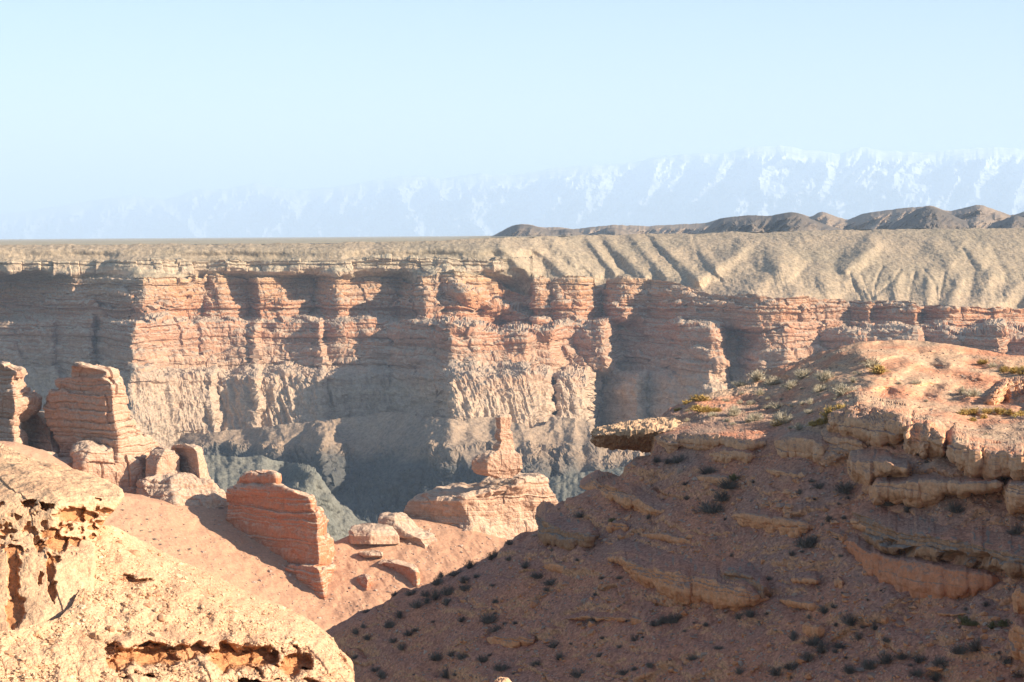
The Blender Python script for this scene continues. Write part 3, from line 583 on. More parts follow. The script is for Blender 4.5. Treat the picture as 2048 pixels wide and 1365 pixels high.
loft('rock_ledge', [(951,1002,1020,1072,345,1,2,5),(954,990,1030,1082,342.5,1.5,3,8),(958,974,1040,1090,340.5,2,3,9),(966,960,1040,1096,338.5,2.5,4,10),(973,902,1030,1100,337.4,4,5,12),(979,872,1000,1104,336.8,4,5,12),(989,846,960,1110,336,4.5,6,12),(997,823,930,1114,335.4,5,7,13),(1003,815,920,1116,335,5,7,13),(1010,813,925,1116,335.2,5,7,13),(1021,808,930,1118,335.4,5,7,13),(1034,806,935,1118,335.4,5,7,13),(1050,812,940,1118,334.8,4.5,7,13),(1064,830,945,1118,334.2,4.5,7,13),(1090,850,950,1118,333.4,4.5,7,13),(1120,860,950,1118,332,4.5,7,13)],
  M['pinkrock'], n=420, dv=.9, disp=dict(sh=.5, sa=.26, bw=4.5, ba=.22, ns=2.4, na=.42, no=6, seed=147), label='wide layered rock ledge below the hoodoo, sandy on top', cat='rock', group=FORM)
loft('rounded_rock', [(1028,772,790,806,333,.8,1,4),(1031,762,790,815,331.6,1,1.2,5),(1038,758,788,822,330.6,1.2,1.5,5),(1048,757,790,832,330,1.3,1.8,6),(1058,762,800,846,329.2,1.3,2,6),(1068,778,815,862,328.4,1.3,2,6),(1078,800,840,874,327.8,1.3,1.6,6),(1092,812,850,876,327.4,1.3,1.6,6),(1108,820,850,872,327,1,1.2,5)],
  M['pinkrock'], n=220, yoff=1.5, disp=dict(SD1, seed=151, sa=.16, ba=.2, bw=2, na=.25, ns=2), label='low rounded rock with an undercut right end, left of the wide hoodoo ledge', cat='rock', group=FORM)
loft('sand_mound_rock', [(1050,722,745,768,325,1,1,5),(1056,704,745,784,322.5,1,1.4,6),(1064,697,742,792,321,1,1.6,6),(1072,696,740,798,320.4,1,1.6,6),(1088,700,740,800,320.4,1,1.6,6)],
  M['pinkrock'], n=200, yoff=7, disp=dict(SD1, seed=153, sa=.1, ba=.1, na=.2), label='flat sandy mound rock between the red block and the low rounded rock', cat='rock', group=FORM)
loft('fallen_slab', [(1120,762,775,800,314,.5,1,3),(1127,757,790,822,312.4,.8,1.4,4),(1136,760,822,834,311,2.2,1.4,4),(1146,776,832,839,310.2,2.2,1.4,4),(1158,800,834,838,309.8,1.5,1.2,4),(1172,826,834,838,309.4,.6,.6,3)],
  M['red'], n=180, dv=.8, yoff=10, disp=dict(sh=.5, sa=.08, bw=2, ba=.1, ns=1.5, na=.16, no=5, seed=155), label='fallen slab with a dark underside on the sand below the hoodoo ledge', cat='rock', group=FORM)
loft('half_buried_boulder', [(1150,722,730,738,310,.4,.4,2),(1154,714,732,744,309.2,.7,.6,2),(1162,712,736,746,308.7,1.1,.7,2.4),(1170,718,734,742,308.5,.8,.6,2),(1181,728,733,737,308.4,.4,.3,2)],
  M['red'], n=120, dv=.7, yoff=9.6, disp=dict(sh=.4, sa=.06, bw=1, ba=.08, ns=.8, na=.14, no=4, seed=157), label='small half-buried boulder in the sand right of the red block', cat='rock', group=FORM)
loft('sand_lip', [(1103,724,742,758,316.5,.3,.3,2),(1106,716,745,764,315,.4,.4,2),(1112,722,745,766,314.6,.5,.4,2),(1116,730,745,764,315.4,.5,.4,2)], M['pinkrock'], n=120, dv=.6, yoff=9.6, disp=dict(sh=.3, sa=.05, bw=1, ba=.05, ns=.8, na=.1, no=4, seed=159),
  label='thin lip of rock in the sand above the half-buried boulder', cat='rock', group=FORM)

# ------------------------------------------------------------------ foreground, left: gravel slope with a hollowed ledge, overhanging outcrop
def ell(U, V, cu, cv, ru, rv, wob=.22, sc_=1.0, sharp=.35):
    q = np.hypot((U-cu)/ru, (V-cv)/rv) + wob*fbm(U/(ru*.7), V/(rv*.7), cu*.1, 3)
    return sstep(1, 1-sharp, q)
GTOP = [(-500,1275),(0,1262),(29,1260),(117,1236),(144,1212),(158,1182),(164,1150),(169,1105),(180,1066),(196,1051),(223,1051),(275,1078),(351,1116),(433,1154),(502,1187),(584,1220),(625,1245),(652,1264),(666,1277),(680,1297),(694,1312),(703,1330),(705,1345),(708,1380),(712,1430)]
fg_rbf = plane_depth((.30,-.28,.91), 420, 1220, 38.0)
def fg_hollow(U, V):
    h = np.zeros(U.shape)
    for (cu, cv, ru, rv, dpt) in ((300,1310,84,24,.5),(380,1302,50,18,.36),(240,1322,44,19,.42),(222,1300,16,14,.25),(470,1317,66,32,.55),(520,1314,40,32,.45),(592,1326,38,32,.45),(611,1337,10,8,.72),(280,1352,36,9,.4),(510,1362,46,6,.5),(625,1362,24,6,.3),(275,1160,34,6,.22),(255,1152,14,5,.16),(186,1146,7,14,.15)):
        h = np.maximum(h, dpt*ell(U + 9*noise(U/30, V/22, 6), V + 8*noise(U/26, V/26, 7), cu, cv, ru, rv, .4, 1.0, .5))
    return h
def gdepth(U, V):
    t = V-pl(U, GTOP)
    D = fg_rbf(U, V) + 1.5*np.maximum(0, 1-t/75)**2.2*sstep(205, 300, U)
    lip = .22*np.exp(-((V-1280-10*noise(U/55, 4, 1)-4*noise(U/16, 4, 2))/11)**2)*sstep(190, 240, U)*(1-sstep(630, 680, U))*(.6+noise(U/45, 9, 1))
    return D - lip + fg_hollow(U, V) + .16*fbm(U/75, V/50, 5, 5)
U, V, D, P = relief_grid(-500, 712, 1.0, lambda u: pl(u, GTOP), lambda u: u*0+1440, 1.0, gdepth)
n = normals(P); n *= np.sign((n*-P).sum(-1, keepdims=True))
x, y, z = P[..., 0], P[..., 1], P[..., 2]
peb = np.maximum(0, noise(x*15, y*15, z*15)-.15)*.012 + np.maximum(0, noise(x*31, y*31, z*31)-.1)*.010
d = peb + .02*fbm(x*2.2, y*2.2, z*2.2, 5) + .032*sstep(1278, 1300, V)*rockdisp(P, sh=.1, sa=.9, bw=.4, ba=.8, ns=.35, na=1.0, no=5, seed=201)
P = P + n*d[..., None]
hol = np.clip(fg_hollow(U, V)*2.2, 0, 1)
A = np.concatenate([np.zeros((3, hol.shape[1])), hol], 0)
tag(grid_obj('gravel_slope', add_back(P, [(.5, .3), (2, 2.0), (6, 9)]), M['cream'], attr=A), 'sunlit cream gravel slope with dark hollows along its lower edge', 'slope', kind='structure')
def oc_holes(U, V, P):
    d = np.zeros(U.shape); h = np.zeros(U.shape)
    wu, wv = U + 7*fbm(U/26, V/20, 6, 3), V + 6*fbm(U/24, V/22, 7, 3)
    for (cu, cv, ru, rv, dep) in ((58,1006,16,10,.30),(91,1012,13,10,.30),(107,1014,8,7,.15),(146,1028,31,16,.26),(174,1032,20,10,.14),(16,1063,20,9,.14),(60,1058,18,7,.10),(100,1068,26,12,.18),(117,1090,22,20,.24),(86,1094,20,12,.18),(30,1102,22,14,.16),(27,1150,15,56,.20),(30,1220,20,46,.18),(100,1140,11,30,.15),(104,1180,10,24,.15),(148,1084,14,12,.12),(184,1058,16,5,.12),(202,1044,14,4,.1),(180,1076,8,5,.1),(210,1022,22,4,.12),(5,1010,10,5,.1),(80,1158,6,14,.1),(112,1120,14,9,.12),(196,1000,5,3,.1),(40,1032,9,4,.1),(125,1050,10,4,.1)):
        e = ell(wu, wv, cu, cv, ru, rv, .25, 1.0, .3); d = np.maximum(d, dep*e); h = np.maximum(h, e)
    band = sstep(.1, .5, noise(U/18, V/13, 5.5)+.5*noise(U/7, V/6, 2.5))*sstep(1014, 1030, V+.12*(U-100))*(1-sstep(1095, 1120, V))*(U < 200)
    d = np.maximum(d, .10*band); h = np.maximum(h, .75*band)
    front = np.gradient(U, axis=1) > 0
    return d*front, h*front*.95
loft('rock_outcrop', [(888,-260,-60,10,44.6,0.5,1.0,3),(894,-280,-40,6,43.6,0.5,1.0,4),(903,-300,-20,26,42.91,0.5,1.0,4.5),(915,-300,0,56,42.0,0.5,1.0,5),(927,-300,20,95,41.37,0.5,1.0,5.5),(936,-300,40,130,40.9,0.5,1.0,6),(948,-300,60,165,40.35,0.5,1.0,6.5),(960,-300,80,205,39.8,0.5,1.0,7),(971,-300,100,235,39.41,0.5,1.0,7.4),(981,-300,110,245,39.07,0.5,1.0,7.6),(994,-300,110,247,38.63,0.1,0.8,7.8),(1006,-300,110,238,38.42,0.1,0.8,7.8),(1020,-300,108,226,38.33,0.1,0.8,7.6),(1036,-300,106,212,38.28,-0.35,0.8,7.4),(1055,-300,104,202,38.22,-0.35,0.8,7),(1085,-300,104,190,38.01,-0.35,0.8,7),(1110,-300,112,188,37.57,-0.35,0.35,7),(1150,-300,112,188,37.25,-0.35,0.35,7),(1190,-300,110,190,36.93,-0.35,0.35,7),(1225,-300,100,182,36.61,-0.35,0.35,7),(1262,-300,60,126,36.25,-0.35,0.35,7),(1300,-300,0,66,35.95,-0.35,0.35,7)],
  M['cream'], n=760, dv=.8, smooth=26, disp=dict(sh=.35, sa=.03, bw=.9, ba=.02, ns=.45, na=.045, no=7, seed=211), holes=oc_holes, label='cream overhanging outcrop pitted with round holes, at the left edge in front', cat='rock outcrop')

# ------------------------------------------------------------------ foreground, right: big shaded hill
NSIL = [(560,1330),(651,1262),(729,1221),(784,1197),(850,1170),(924,1137),(975,1115),(1018,1090),(1076,1058),(1090,1028),(1118,1013),(1140,1002),(1166,989),(1190,972),(1246,950),(1252,934),(1264,917),(1300,908),(1318,836),(1339,816),(1372,804),(1391,793),(1417,788),(1445,781),(1468,777),(1492,761),(1515,749),(1555,737),(1590,724),(1632,708),(1675,695),(1724,685),(1787,680),(1849,683),(1911,690),(1961,699),(2011,709),(2048,713),(2300,760),(2600,840)]
TERM = [(500,1300),(1186,910),(1300,884),(1400,872),(1500,880),(1560,880),(1640,855),(1700,826),(1760,836),(1850,866),(1950,902),(2048,912),(2600,930)]
_t = np.arange(500., 2601., 4.); _tv = pl(_t, TERM); _kk = np.hanning(31); _kk /= _kk.sum(); TERM = list(zip(_t, np.convolve(np.pad(_tv, 15, 'edge'), _kk, 'valid')))
hp = plane_depth((-.58,-.38,.72), 1500, 1050, 86)
def ntop(u): return pl(u, NSIL) + .8*noise(u/11, 4, 4)
def hill_base(U, V):
    tm = pl(U, TERM); a = tm-V
    D = hp(U, np.maximum(V, tm-18))
    sp = np.where(a > 0, a**2/(a+14.0), 0)
    D = D + sp*np.interp(U, [1250, 1500, 1700, 2048], [.15, .15, .13, .12])
    t = V-pl(U, NSIL)
    D = D + 1.6*np.maximum(0, 1-t/22)**2
    D = D + sstep(0, 60, a)*(1.1*fbm(U/120, V/45, 4, 4)+.9*noise(U/60, V/22, 9))
    D = D - np.maximum(0, U-2065)**1.5*.0019*sstep(900, 1000, V)      # unseen rise beyond the frame, added to keep sun off the ledges
    return D
def ndepth(U, V):
    tm = pl(U, TERM)
    sh = sstep(10, 60, V-tm)
    # gullies running down the fall line
    q = U*.50 + V*.86                              # coordinate across the fall line in the picture
    D = hill_base(U, V) - sh*(.22*ridged(q/60, (V-U)/420, 3, 3) + .55*fbm(U/150, V/110, 2, 3))
    return D
U, V, D, P = relief_grid(560, 2500, 1.7, ntop, lambda u: u*0+1450, 1.7, ndepth)
n = normals(P); n *= np.sign((n*-P).sum(-1, keepdims=True))
x, y, z = P[..., 0], P[..., 1], P[..., 2]
cr = 1-.6*sstep(0, 50, pl(U, TERM)-V)*sstep(1560, 1700, U)
d = (.05*fbm(x/.5, y/.5, z/.5, 5) + .10*fbm(x/2.0, y/2.0, z/2.0, 3) + .05*np.maximum(0, noise(x*4, y*4, z*4)-.15))*cr
st, _ = strata(z + .25*fbm(x/1.5, y/1.5, z/1.5, 3), x, .42, 88)
d = d + .16*1.15*st*sstep(.0, .35, noise(x/2.6, y/2.6, z/1.0+3))*sstep(15, 60, V-pl(U, TERM))
P = P + n*d[..., None]
HP, HU0, HDU, HV = P, 560.0, 1.7, V
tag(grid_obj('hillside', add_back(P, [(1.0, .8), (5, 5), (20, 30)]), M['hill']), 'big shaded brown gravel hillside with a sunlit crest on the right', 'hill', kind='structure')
def hill_pt(u, v):
    j = np.clip(np.round((np.asarray(u, float)-HU0)/HDU).astype(int), 0, HP.shape[1]-1)
    c0, c1 = HV[0, j], HV[-1, j]
    i = np.clip(np.round((v-c0)/(c1-c0)*(HP.shape[0]-1)).astype(int), 0, HP.shape[0]-1)
    return HP[i, j]

def ledge(name, pts, mat, prot=.9, under=.35, topw=14, label=None, seed=1, cat='rock ledge', group='rock ledges on the hillside', disp=None, caves=None, depthf=hill_base, du=1.2, endw=.16):
    A = np.array(pts, float); u = np.arange(A[0, 0], A[-1, 0]+.1, du)
    lip = np.interp(u, A[:, 0], A[:, 1]); h = np.interp(u, A[:, 0], A[:, 2])
    cq = np.floor(u/(11+A[:, 2].max()*.22) + .9*noise(u/33, seed, 3)).astype(np.int64)
    def per(k, w=3):
        q = hash2(cq, cq*0+k, seed)*2-1; kk_ = np.ones(w)/w
        return np.convolve(np.pad(q, w//2, 'edge'), kk_, 'valid')[:len(u)]
    lip = lip + 1.2*noise(u/14, seed, 1) + .8*noise(u/5, seed, 2) + per(1)*h.max()*.035
    s = np.linspace(0, 1, len(u)); endt = np.clip(np.minimum(s, 1-s)/endw, 0, 1)**.75
    h = h*(.12+.88*endt)*(1+.16*noise(u/24, seed, 5)+.20*per(2)); pr = prot*endt*(.85+.25*noise(u/55, seed, 7)+.08*per(3, 5)) + .02
    tw = 1.9*topw*(.3+.7*endt)
    prof = [(-1.0, 0, .25, 1), (-.75, 0, -.10, 1), (-.45, 0, -.45, 1), (-.15, 0, -.85, 1), (0, .0, -1.0, 0), (0, .06, -1.03, 0), (0, .25, -1.0, 0), (0, .45, -.97, 0), (0, .62, -.92+under*.1, 0), (0, .78, -.85+under*.45, 0), (0, .90, -.78+under*.85, 0), (0, 1.0, -.6+under, 0), (0, 1.12, .45+under, 0), (0, 1.14, 1.2+under, 0)]
    t_prof = np.linspace(0, 1, len(prof)); hm = max(h.max(), 8)
    nr = int(max(30, (hm+topw)/1.1)); tt = np.linspace(0, 1, nr)
    pr_ = np.array(prof); cols = [np.interp(tt, t_prof, pr_[:, k]) for k in range(3)]
    Vg = lip[None] + cols[0][:, None]*tw[None] + cols[1][:, None]*h[None]
    Ug = np.broadcast_to(u[None], Vg.shape)
    vref = lip[None] + h[None]*np.clip(cols[1], 0, 1)[:, None]*.55 + cols[0][:, None]*tw[None]
    D = depthf(Ug, vref) + cols[2][:, None]*pr[None]
    P = W(Ug, Vg, D)
    n = normals(P); n *= np.sign((n*-P).sum(-1, keepdims=True))
    dk = dict(sh=.2, sa=.10, bw=1.3, ba=.10, ns=.5, na=.07, no=6, fl=.05, flw=.4, seed=seed); dk.update(disp or {})
    d = rockdisp(P, **dk)*np.clip(.25+endt, 0, 1)[None]*np.where(cols[1] < .01, .3, 1.0)[:, None]
    if caves:
        for (cu, cv, ru, rv, dep) in caves: d = d - dep*ell(Ug, Vg, cu, cv, ru, rv)
    P = P + n*d[..., None]
    og = P[nr//2].mean(0)
    o = grid_obj(name, P, [mat, M['hill']], origin=og)
    topm = (cols[1][:, None] + .03*noise(Ug/9, Vg/9, seed)) < .012      # gravel lies on the flat top
    o.data.polygons.foreach_set('material_index', topm[:-1, :-1].ravel().astype(np.int32))
    return tag(o, label, cat, group)
LG, CP, CL = M['ledge'], M['caprock'], M['creamledge']
loft_beam = [(1186,869,880,1.0),(1190,862,886,1.4),(1200,859,891,1.8),(1215,855,893,2.0),(1245,849,896,2.2),(1275,843,897,2.3),(1300,839,902,2.3),(1322,836,912,2.3),(1350,836,912,2.2),(1390,845,905,2.0),(1430,860,895,1.6)]
B = np.array(loft_beam, float); bu = np.arange(1186, 1430, 1.0)
vt, vb, hd = [np.interp(bu, B[:, 0], B[:, k]) for k in (1, 2, 3)]
th = np.linspace(0, 2*np.pi, 110, endpoint=False)
ce, se = np.cos(th), np.sin(th)
ce, se = np.sign(ce)*np.abs(ce)**.6, np.sign(se)*np.abs(se)**.75
Y0 = np.interp(bu, [1186, 1430], [98.5, 97.5])
Vg = (vt+vb)[:, None]/2 - (vb-vt)[:, None]/2*se[None]*1.0 ; Yg = Y0[:, None] - hd[:, None]*ce[None] + hd[:, None]*(1.5*np.maximum(se[None]-.25, 0) + .75*np.maximum(.25-se[None], 0))
P = W(np.broadcast_to(bu[:, None], Vg.shape), Vg, Yg)
P = np.concatenate([P[:1].mean(1, keepdims=True)*np.ones((1, 110, 1))*.999 + P[:1]*.001, P], 0)
n = normals(P, True); n *= np.sign((n*(P-P.mean(1, keepdims=True))).sum(-1).mean())
d = rockdisp(P, sh=.25, sa=.06, bw=.8, ba=.05, ns=.6, na=.13, no=6, seed=301)*1.0 + .05*np.maximum(0, noise(P[..., 0]*5, P[..., 1]*5, P[..., 2]*5))
P = P + n*d[..., None]
tag(grid_obj('rock_nose', P, CL, wrap=True, origin=P[-1].mean(0)), 'beak-shaped rock nose jutting left over the canyon from the hillside crest', 'rock ledge', 'rock ledges on the hillside')
ledge('rock_ledge', [(1300,872,38),(1345,872,34),(1380,868,30),(1440,872,26),(1490,880,26),(1532,886,18)], LG, prot=1.0, seed=311, label='pinkish rock band just behind and right of the beak-shaped nose')
ledge('rock_ledge', [(1418,908,10),(1450,904,20),(1480,904,22),(1510,912,12)], LG, prot=.7, under=.9, seed=313, label='small hollowed ledge below the pinkish rock band')
ledge('rock_ledge', [(1548,884,20),(1575,874,42),(1610,880,44),(1640,886,36),(1662,894,14)], LG, prot=1.0, seed=315, label='pale wall of rock with small dark pits, right of the pinkish band')
ledge('rock_ledge', [(1640,872,26),(1668,876,40),(1700,880,36),(1735,892,20)], LG, prot=.5, under=.6, seed=317, label='pale concave alcove between the pitted wall and the big tan overhang')
ledge('rock_ledge', [(1655,838,16),(1690,818,52),(1715,806,80),(1755,818,76),(1790,834,58),(1830,847,24)], LG, prot=2.0, under=.75, topw=18, seed=319, endw=.06, disp=dict(na=.10, ba=.10), label='big tan overhang under the ochre bush, left end of the crest cliffs')
ledge('rock_ledge', [(1808,864,40),(1830,846,88),(1862,856,78),(1893,886,40)], LG, prot=2.6, under=.5, topw=18, seed=321, endw=.06, disp=dict(na=.10, ba=.10), caves=[(1833,924,9,16,.9)], label='tan buttress with a small dark arch at its foot, middle of the crest cliffs')
ledge('rock_ledge', [(1892,894,30),(1912,884,58),(1950,900,58),(2000,908,62),(2060,911,60),(2140,908,40)], LG, prot=2.8, under=.9, topw=20, seed=323, endw=.06, disp=dict(na=.10, ba=.10), label='gravel-topped overhang at the right edge with a dark underside')
ledge('rock_ledge', [(1697,922,22),(1715,921,40),(1740,923,54),(1775,926,34),(1822,939,8)], LG, prot=2.6, under=.3, seed=325, endw=.06, disp=dict(na=.08), label='wedge-shaped tan block below the crest cliffs, tapering right')
ledge('rock_ledge', [(1740,976,20),(1755,965,44),(1795,968,32),(1850,966,38),(1890,970,18),(1950,968,14),(2010,970,8)], LG, prot=2.2, under=.2, seed=327, endw=.06, label='long tan ledge under the wedge-shaped block, cut by vertical cracks')
ledge('rock_ledge', [(2004,978,34),(2022,971,62),(2060,972,64),(2110,976,40)], LG, prot=2.6, under=.2, seed=329, label='upright tan block at the right edge, right of the long cracked ledge')
ledge('rock_ledge', [(1160,972,9),(1195,967,15),(1224,975,30),(1262,987,40),(1293,1010,28),(1320,1020,20),(1346,1013,24)], LG, prot=1.2, under=.3, seed=331, label='ragged orange ledge with a pointed left tip, below the beak-shaped nose')
ledge('rock_ledge', [(1460,1034,3),(1494,1031,16),(1550,1042,24),(1595,1047,30),(1638,1056,12)], LG, prot=1.1, under=.3, seed=333, label='long orange streak of bare ledge in the middle of the shaded slope')
ledge('rock_ledge', [(1205,1112,12),(1250,1120,18),(1290,1134,52),(1340,1148,66),(1426,1162,62),(1480,1178,44),(1540,1196,24)], LG, prot=2.0, under=1.0, topw=26, seed=335, disp=dict(na=.09, sa=.1), label='thick rounded overhang with an orange undercut, lower middle of the slope')
ledge('rock_boulder', [(1428,1160,24),(1450,1146,44),(1490,1148,48),(1530,1172,36),(1545,1192,14)], CP, prot=1.5, under=.4, topw=20, seed=337, disp=dict(na=.10), cat='boulder', label='rounded dark boulder on the right end of the thick overhang')
ledge('rock_ledge', [(1072,1030,26),(1085,1038,52),(1110,1056,50),(1150,1068,42),(1200,1068,14)], CP, prot=1.6, under=.8, topw=22, seed=339, disp=dict(na=.10), label='rounded brown ledge on the left skyline of the slope, right of the wide hoodoo ledge')
M['redwall'] = rockmat('smooth_red_wall', [(0, (.58,.20,.09)), (1, (.60,.23,.11))], -14.5, -12, bed=.5, bedmix=.3, bedcols=[(.35, (.45,.15,.07)), (.65, (.62,.28,.15))], dust=(.36,.21,.14), dust_lo=.5, dust_hi=.8, speck=6, speck_amt=.25, bump=.5, bump_scale=6, bump_dist=.06, streak=.25)
ledge('rock_ledge', [(1680,1080,26),(1710,1086,40),(1740,1106,44),(1800,1122,72),(1850,1130,78),(1896,1138,70),(1950,1148,60),(2000,1158,40)], M['redwall'], prot=1.2, under=.3, topw=12, seed=341, disp=dict(sa=.03, ba=.06, fl=.05, flw=.5), label='smooth red wall under the cave, lower right')
ledge('caprock', [(1698,1022,44),(1735,1032,78),(1790,1062,62),(1850,1072,62),(1920,1082,58),(1990,1100,54),(2060,1112,46),(2140,1120,30)], CP, prot=1.7, under=.7, topw=26, seed=343, disp=dict(na=.11, sa=.13, ba=.10), caves=[(1780,1085,14,7,.5),(1815,1100,22,7,.5),(1910,1116,34,15,1.0),(1965,1118,24,13,.8),(1840,1118,16,6,.4)], label='brown caprock with dark caves above the smooth red wall')
ledge('rock_ledge', [(2014,1268,40),(2035,1256,72),(2070,1258,74),(2120,1270,40)], LG, prot=1.8, under=.3, seed=345, label='lumpy pink rock at the right edge near the bottom corner')
ledge('rock_ledge', [(2024,1190,24),(2045,1182,36),(2090,1184,40),(2130,1190,20)], LG, prot=1.2, under=.3, seed=346, label='pink rock stub at the right edge, right of the smooth red wall')
ledge('rock_ledge', [(1580,1158,8),(1600,1154,17),(1625,1158,14),(1642,1164,8)], LG, prot=.8, seed=347, label='short orange ledge left of the smooth red wall')
ledge('rock_ledge', [(940,1203,4),(985,1208,11),(1016,1214,6)], LG, prot=.4, seed=349, label='thin orange scar on the lower left of the slope')
ledge('rock_ledge', [(972,1278,8),(1010,1274,22),(1040,1275,20),(1070,1281,8)], LG, prot=.5, under=.5, seed=351, label='crumbling orange bank near the bottom, below the thin scar')
ledge('rock_ledge', [(1560,985,5),(1575,982,9),(1600,984,7)], LG, prot=.4, seed=353, label='tiny ledge above the long orange streak')
for k, (pts, lab) in enumerate([([(1286,1070,3),(1330,1072,9),(1380,1082,8),(1425,1090,3)],'thin brown ledge between the ragged orange ledge and the thick overhang'),([(1640,1058,6),(1668,1068,12),(1700,1078,8)],'short brown band linking the long orange streak to the cave caprock'),([(1700,1040,4),(1720,1048,10),(1745,1062,5)],'small step at the left corner of the cave caprock'),([(1120,1240,3),(1175,1232,7),(1240,1236,7),(1300,1246,3)],'pinkish scar below and left of the thick rounded overhang'),([(1560,1200,3),(1600,1206,8),(1650,1216,4)],'low ledge below the short orange ledge'),([(1390,955,3),(1430,958,7),(1475,966,3)],'thin ledge high on the shaded slope, under the pinkish band'),([(1530,940,4),(1570,946,9),(1620,956,4)],'thin ledge under the pale pitted wall'),([(1860,1225,4),(1905,1228,9),(1960,1222,5)],'low bank under the right end of the smooth red wall')]):
    ledge('rock_ledge', pts, LG, prot=.55, under=.4, seed=370+k, topw=9, label=lab, endw=.3)
ledge('boulder', [(1216,1052,8),(1228,1046,15),(1245,1047,14),(1258,1054,8)], LG, prot=.7, seed=355, topw=6, cat='boulder', label='split tan boulder below the ragged orange ledge')
ledge('boulder', [(1610,1256,8),(1618,1252,18),(1632,1258,16),(1644,1262,8)], LG, prot=.7, seed=357, topw=6, cat='boulder', label='orange angular boulder among shrubs, below the short orange ledge')
ledge('boulder', [(1090,1132,5),(1110,1130,11),(1140,1138,6)], LG, prot=.5, seed=359, topw=6, cat='boulder', label='flat pale boulder below the rounded brown skyline ledge')
ledge('boulder', [(1668,1168,8),(1678,1158,22),(1688,1166,14)], LG, prot=.5, seed=361, topw=5, cat='boulder', label='upright little boulder left of the smooth red wall')
ledge('boulder', [(1966,806,5),(1985,790,18),(2010,775,32),(2035,767,42),(2080,770,40),(2120,790,20)], LG, prot=2.4, under=.1, topw=10, seed=363, cat='boulder', disp=dict(na=.2), label='smooth rock hump on the sunlit crest at the right edge')
loft('boulder', [(1357,996,1004,1012,44,.1,.1,.4),(1361,990,1005,1020,43.8,.15,.15,.5),(1370,986,1004,1026,43.7,.2,.2,.6),(1400,980,1004,1032,43.6,.2,.2,.7)], M['cream'], n=90, dv=.7, disp=dict(sh=.1, sa=.01, bw=.2, ba=.01, ns=.12, na=.03, no=4, seed=365), label='tip of a sunlit cream boulder at the bottom edge', cat='boulder')

# ------------------------------------------------------------------ dry shrubs
def bush_mesh(name, mat, n=230, seed=0, spread=1.0, up=.8, leafy=False):
    r = np.random.default_rng(seed); V = []; Fq = []
    az_ = r.uniform(0, 2*np.pi, n); az_ = az_ + .9*np.sin(az_*r.integers(2, 4)+r.uniform(0, 6)) ; rad = np.sqrt(r.uniform(0, 1, n)); ln = r.uniform(.45, 1.15, n)
    tipd = np.stack([np.cos(az_)*rad*spread, np.sin(az_)*rad*spread, np.sqrt(np.maximum(1-rad**2, .02))*up], -1)*ln[:, None]
    base = np.stack([np.cos(az_), np.sin(az_), 0*az_], -1)*(rad*.38*spread)[:, None]*r.uniform(.3, 1.0, (n, 1))
    midp = base*.5 + tipd*.5 + r.normal(0, .05, (n, 3)) + np.array([0, 0, .05])
    tip = tipd + r.normal(0, .07, (n, 3)); tip[:, 2] = np.maximum(tip[:, 2], .03)
    side = np.cross(tip-base, r.normal(size=(n, 3))); side /= np.linalg.norm(side, axis=1, keepdims=True)+1e-9
    w = r.uniform(.008, .020, n)[:, None]*(2.0 if leafy else 1.0)
    q = np.stack([base-side*w, base+side*w, midp-side*w, midp+side*w, tip-side*w*.4, tip+side*w*.4], 1)
    V.append(q.reshape(-1, 3)); k = np.arange(n)[:, None]*6
    Fq.append(np.concatenate([k+np.array([[0,1,3,2]]), k+np.array([[2,3,5,4]])], 0))
    m = n*2; off = n*6                       # side sprigs
    src = r.integers(0, n, m); t = r.uniform(.35, 1, (m, 1)); p0 = midp[src]*(1-t) + tip[src]*t
    dirv = (tip-base)[src]*.5 + r.normal(0, .35, (m, 3)); dirv /= np.linalg.norm(dirv, axis=1, keepdims=True); dirv *= r.uniform(.10, .24, (m, 1))
    sd = np.cross(dirv, r.normal(size=(m, 3))); sd /= np.linalg.norm(sd, axis=1, keepdims=True)+1e-9
    ws = r.uniform(.007, .015, (m, 1))*(2.6 if leafy else 1.1)
    q = np.stack([p0-sd*ws*.6, p0+sd*ws*.6, p0+dirv*.6+sd*ws, p0+dirv-sd*ws*.5], 1)
    V.append(q.reshape(-1, 3)); Fq.append(off + np.arange(m)[:, None]*4 + np.array([[0,1,2,3]]))
    return raw_mesh(name, np.concatenate(V), np.concatenate(Fq), mat)
def stem_mesh(seed):
    r = np.random.default_rng(seed); V = []; Fq = []
    for i in range(7):
        a = r.uniform(0, 6.28); d = np.array([math.cos(a)*.3, math.sin(a)*.3, .45]); b = np.array([math.cos(a), math.sin(a), 0])*.05; o0 = len(V)
        for s, w in ((0, .03), (1, .012)):
            for k in range(4): V.append(b + d*s + w*np.array([math.cos(k*1.57), math.sin(k*1.57), 0]))
        for k in range(4): Fq.append([o0+k, o0+(k+1) % 4, o0+4+(k+1) % 4, o0+4+k])
    return raw_mesh('stem', V, Fq, M['stem'])
BM = {k: [bush_mesh('twigs', M['twig_'+k], n=nn, seed=40+i*7+ord(k[0]), spread=1.0, up=upv, leafy=lf) for i in range(4)] for k, nn, upv, lf in (('dark', 240, .75, False), ('pale', 260, .7, False), ('ochre', 260, .62, True), ('green', 240, .7, True), ('grey', 200, .6, False))}
SM = [stem_mesh(5), stem_mesh(9)]
rb = np.random.default_rng(77)
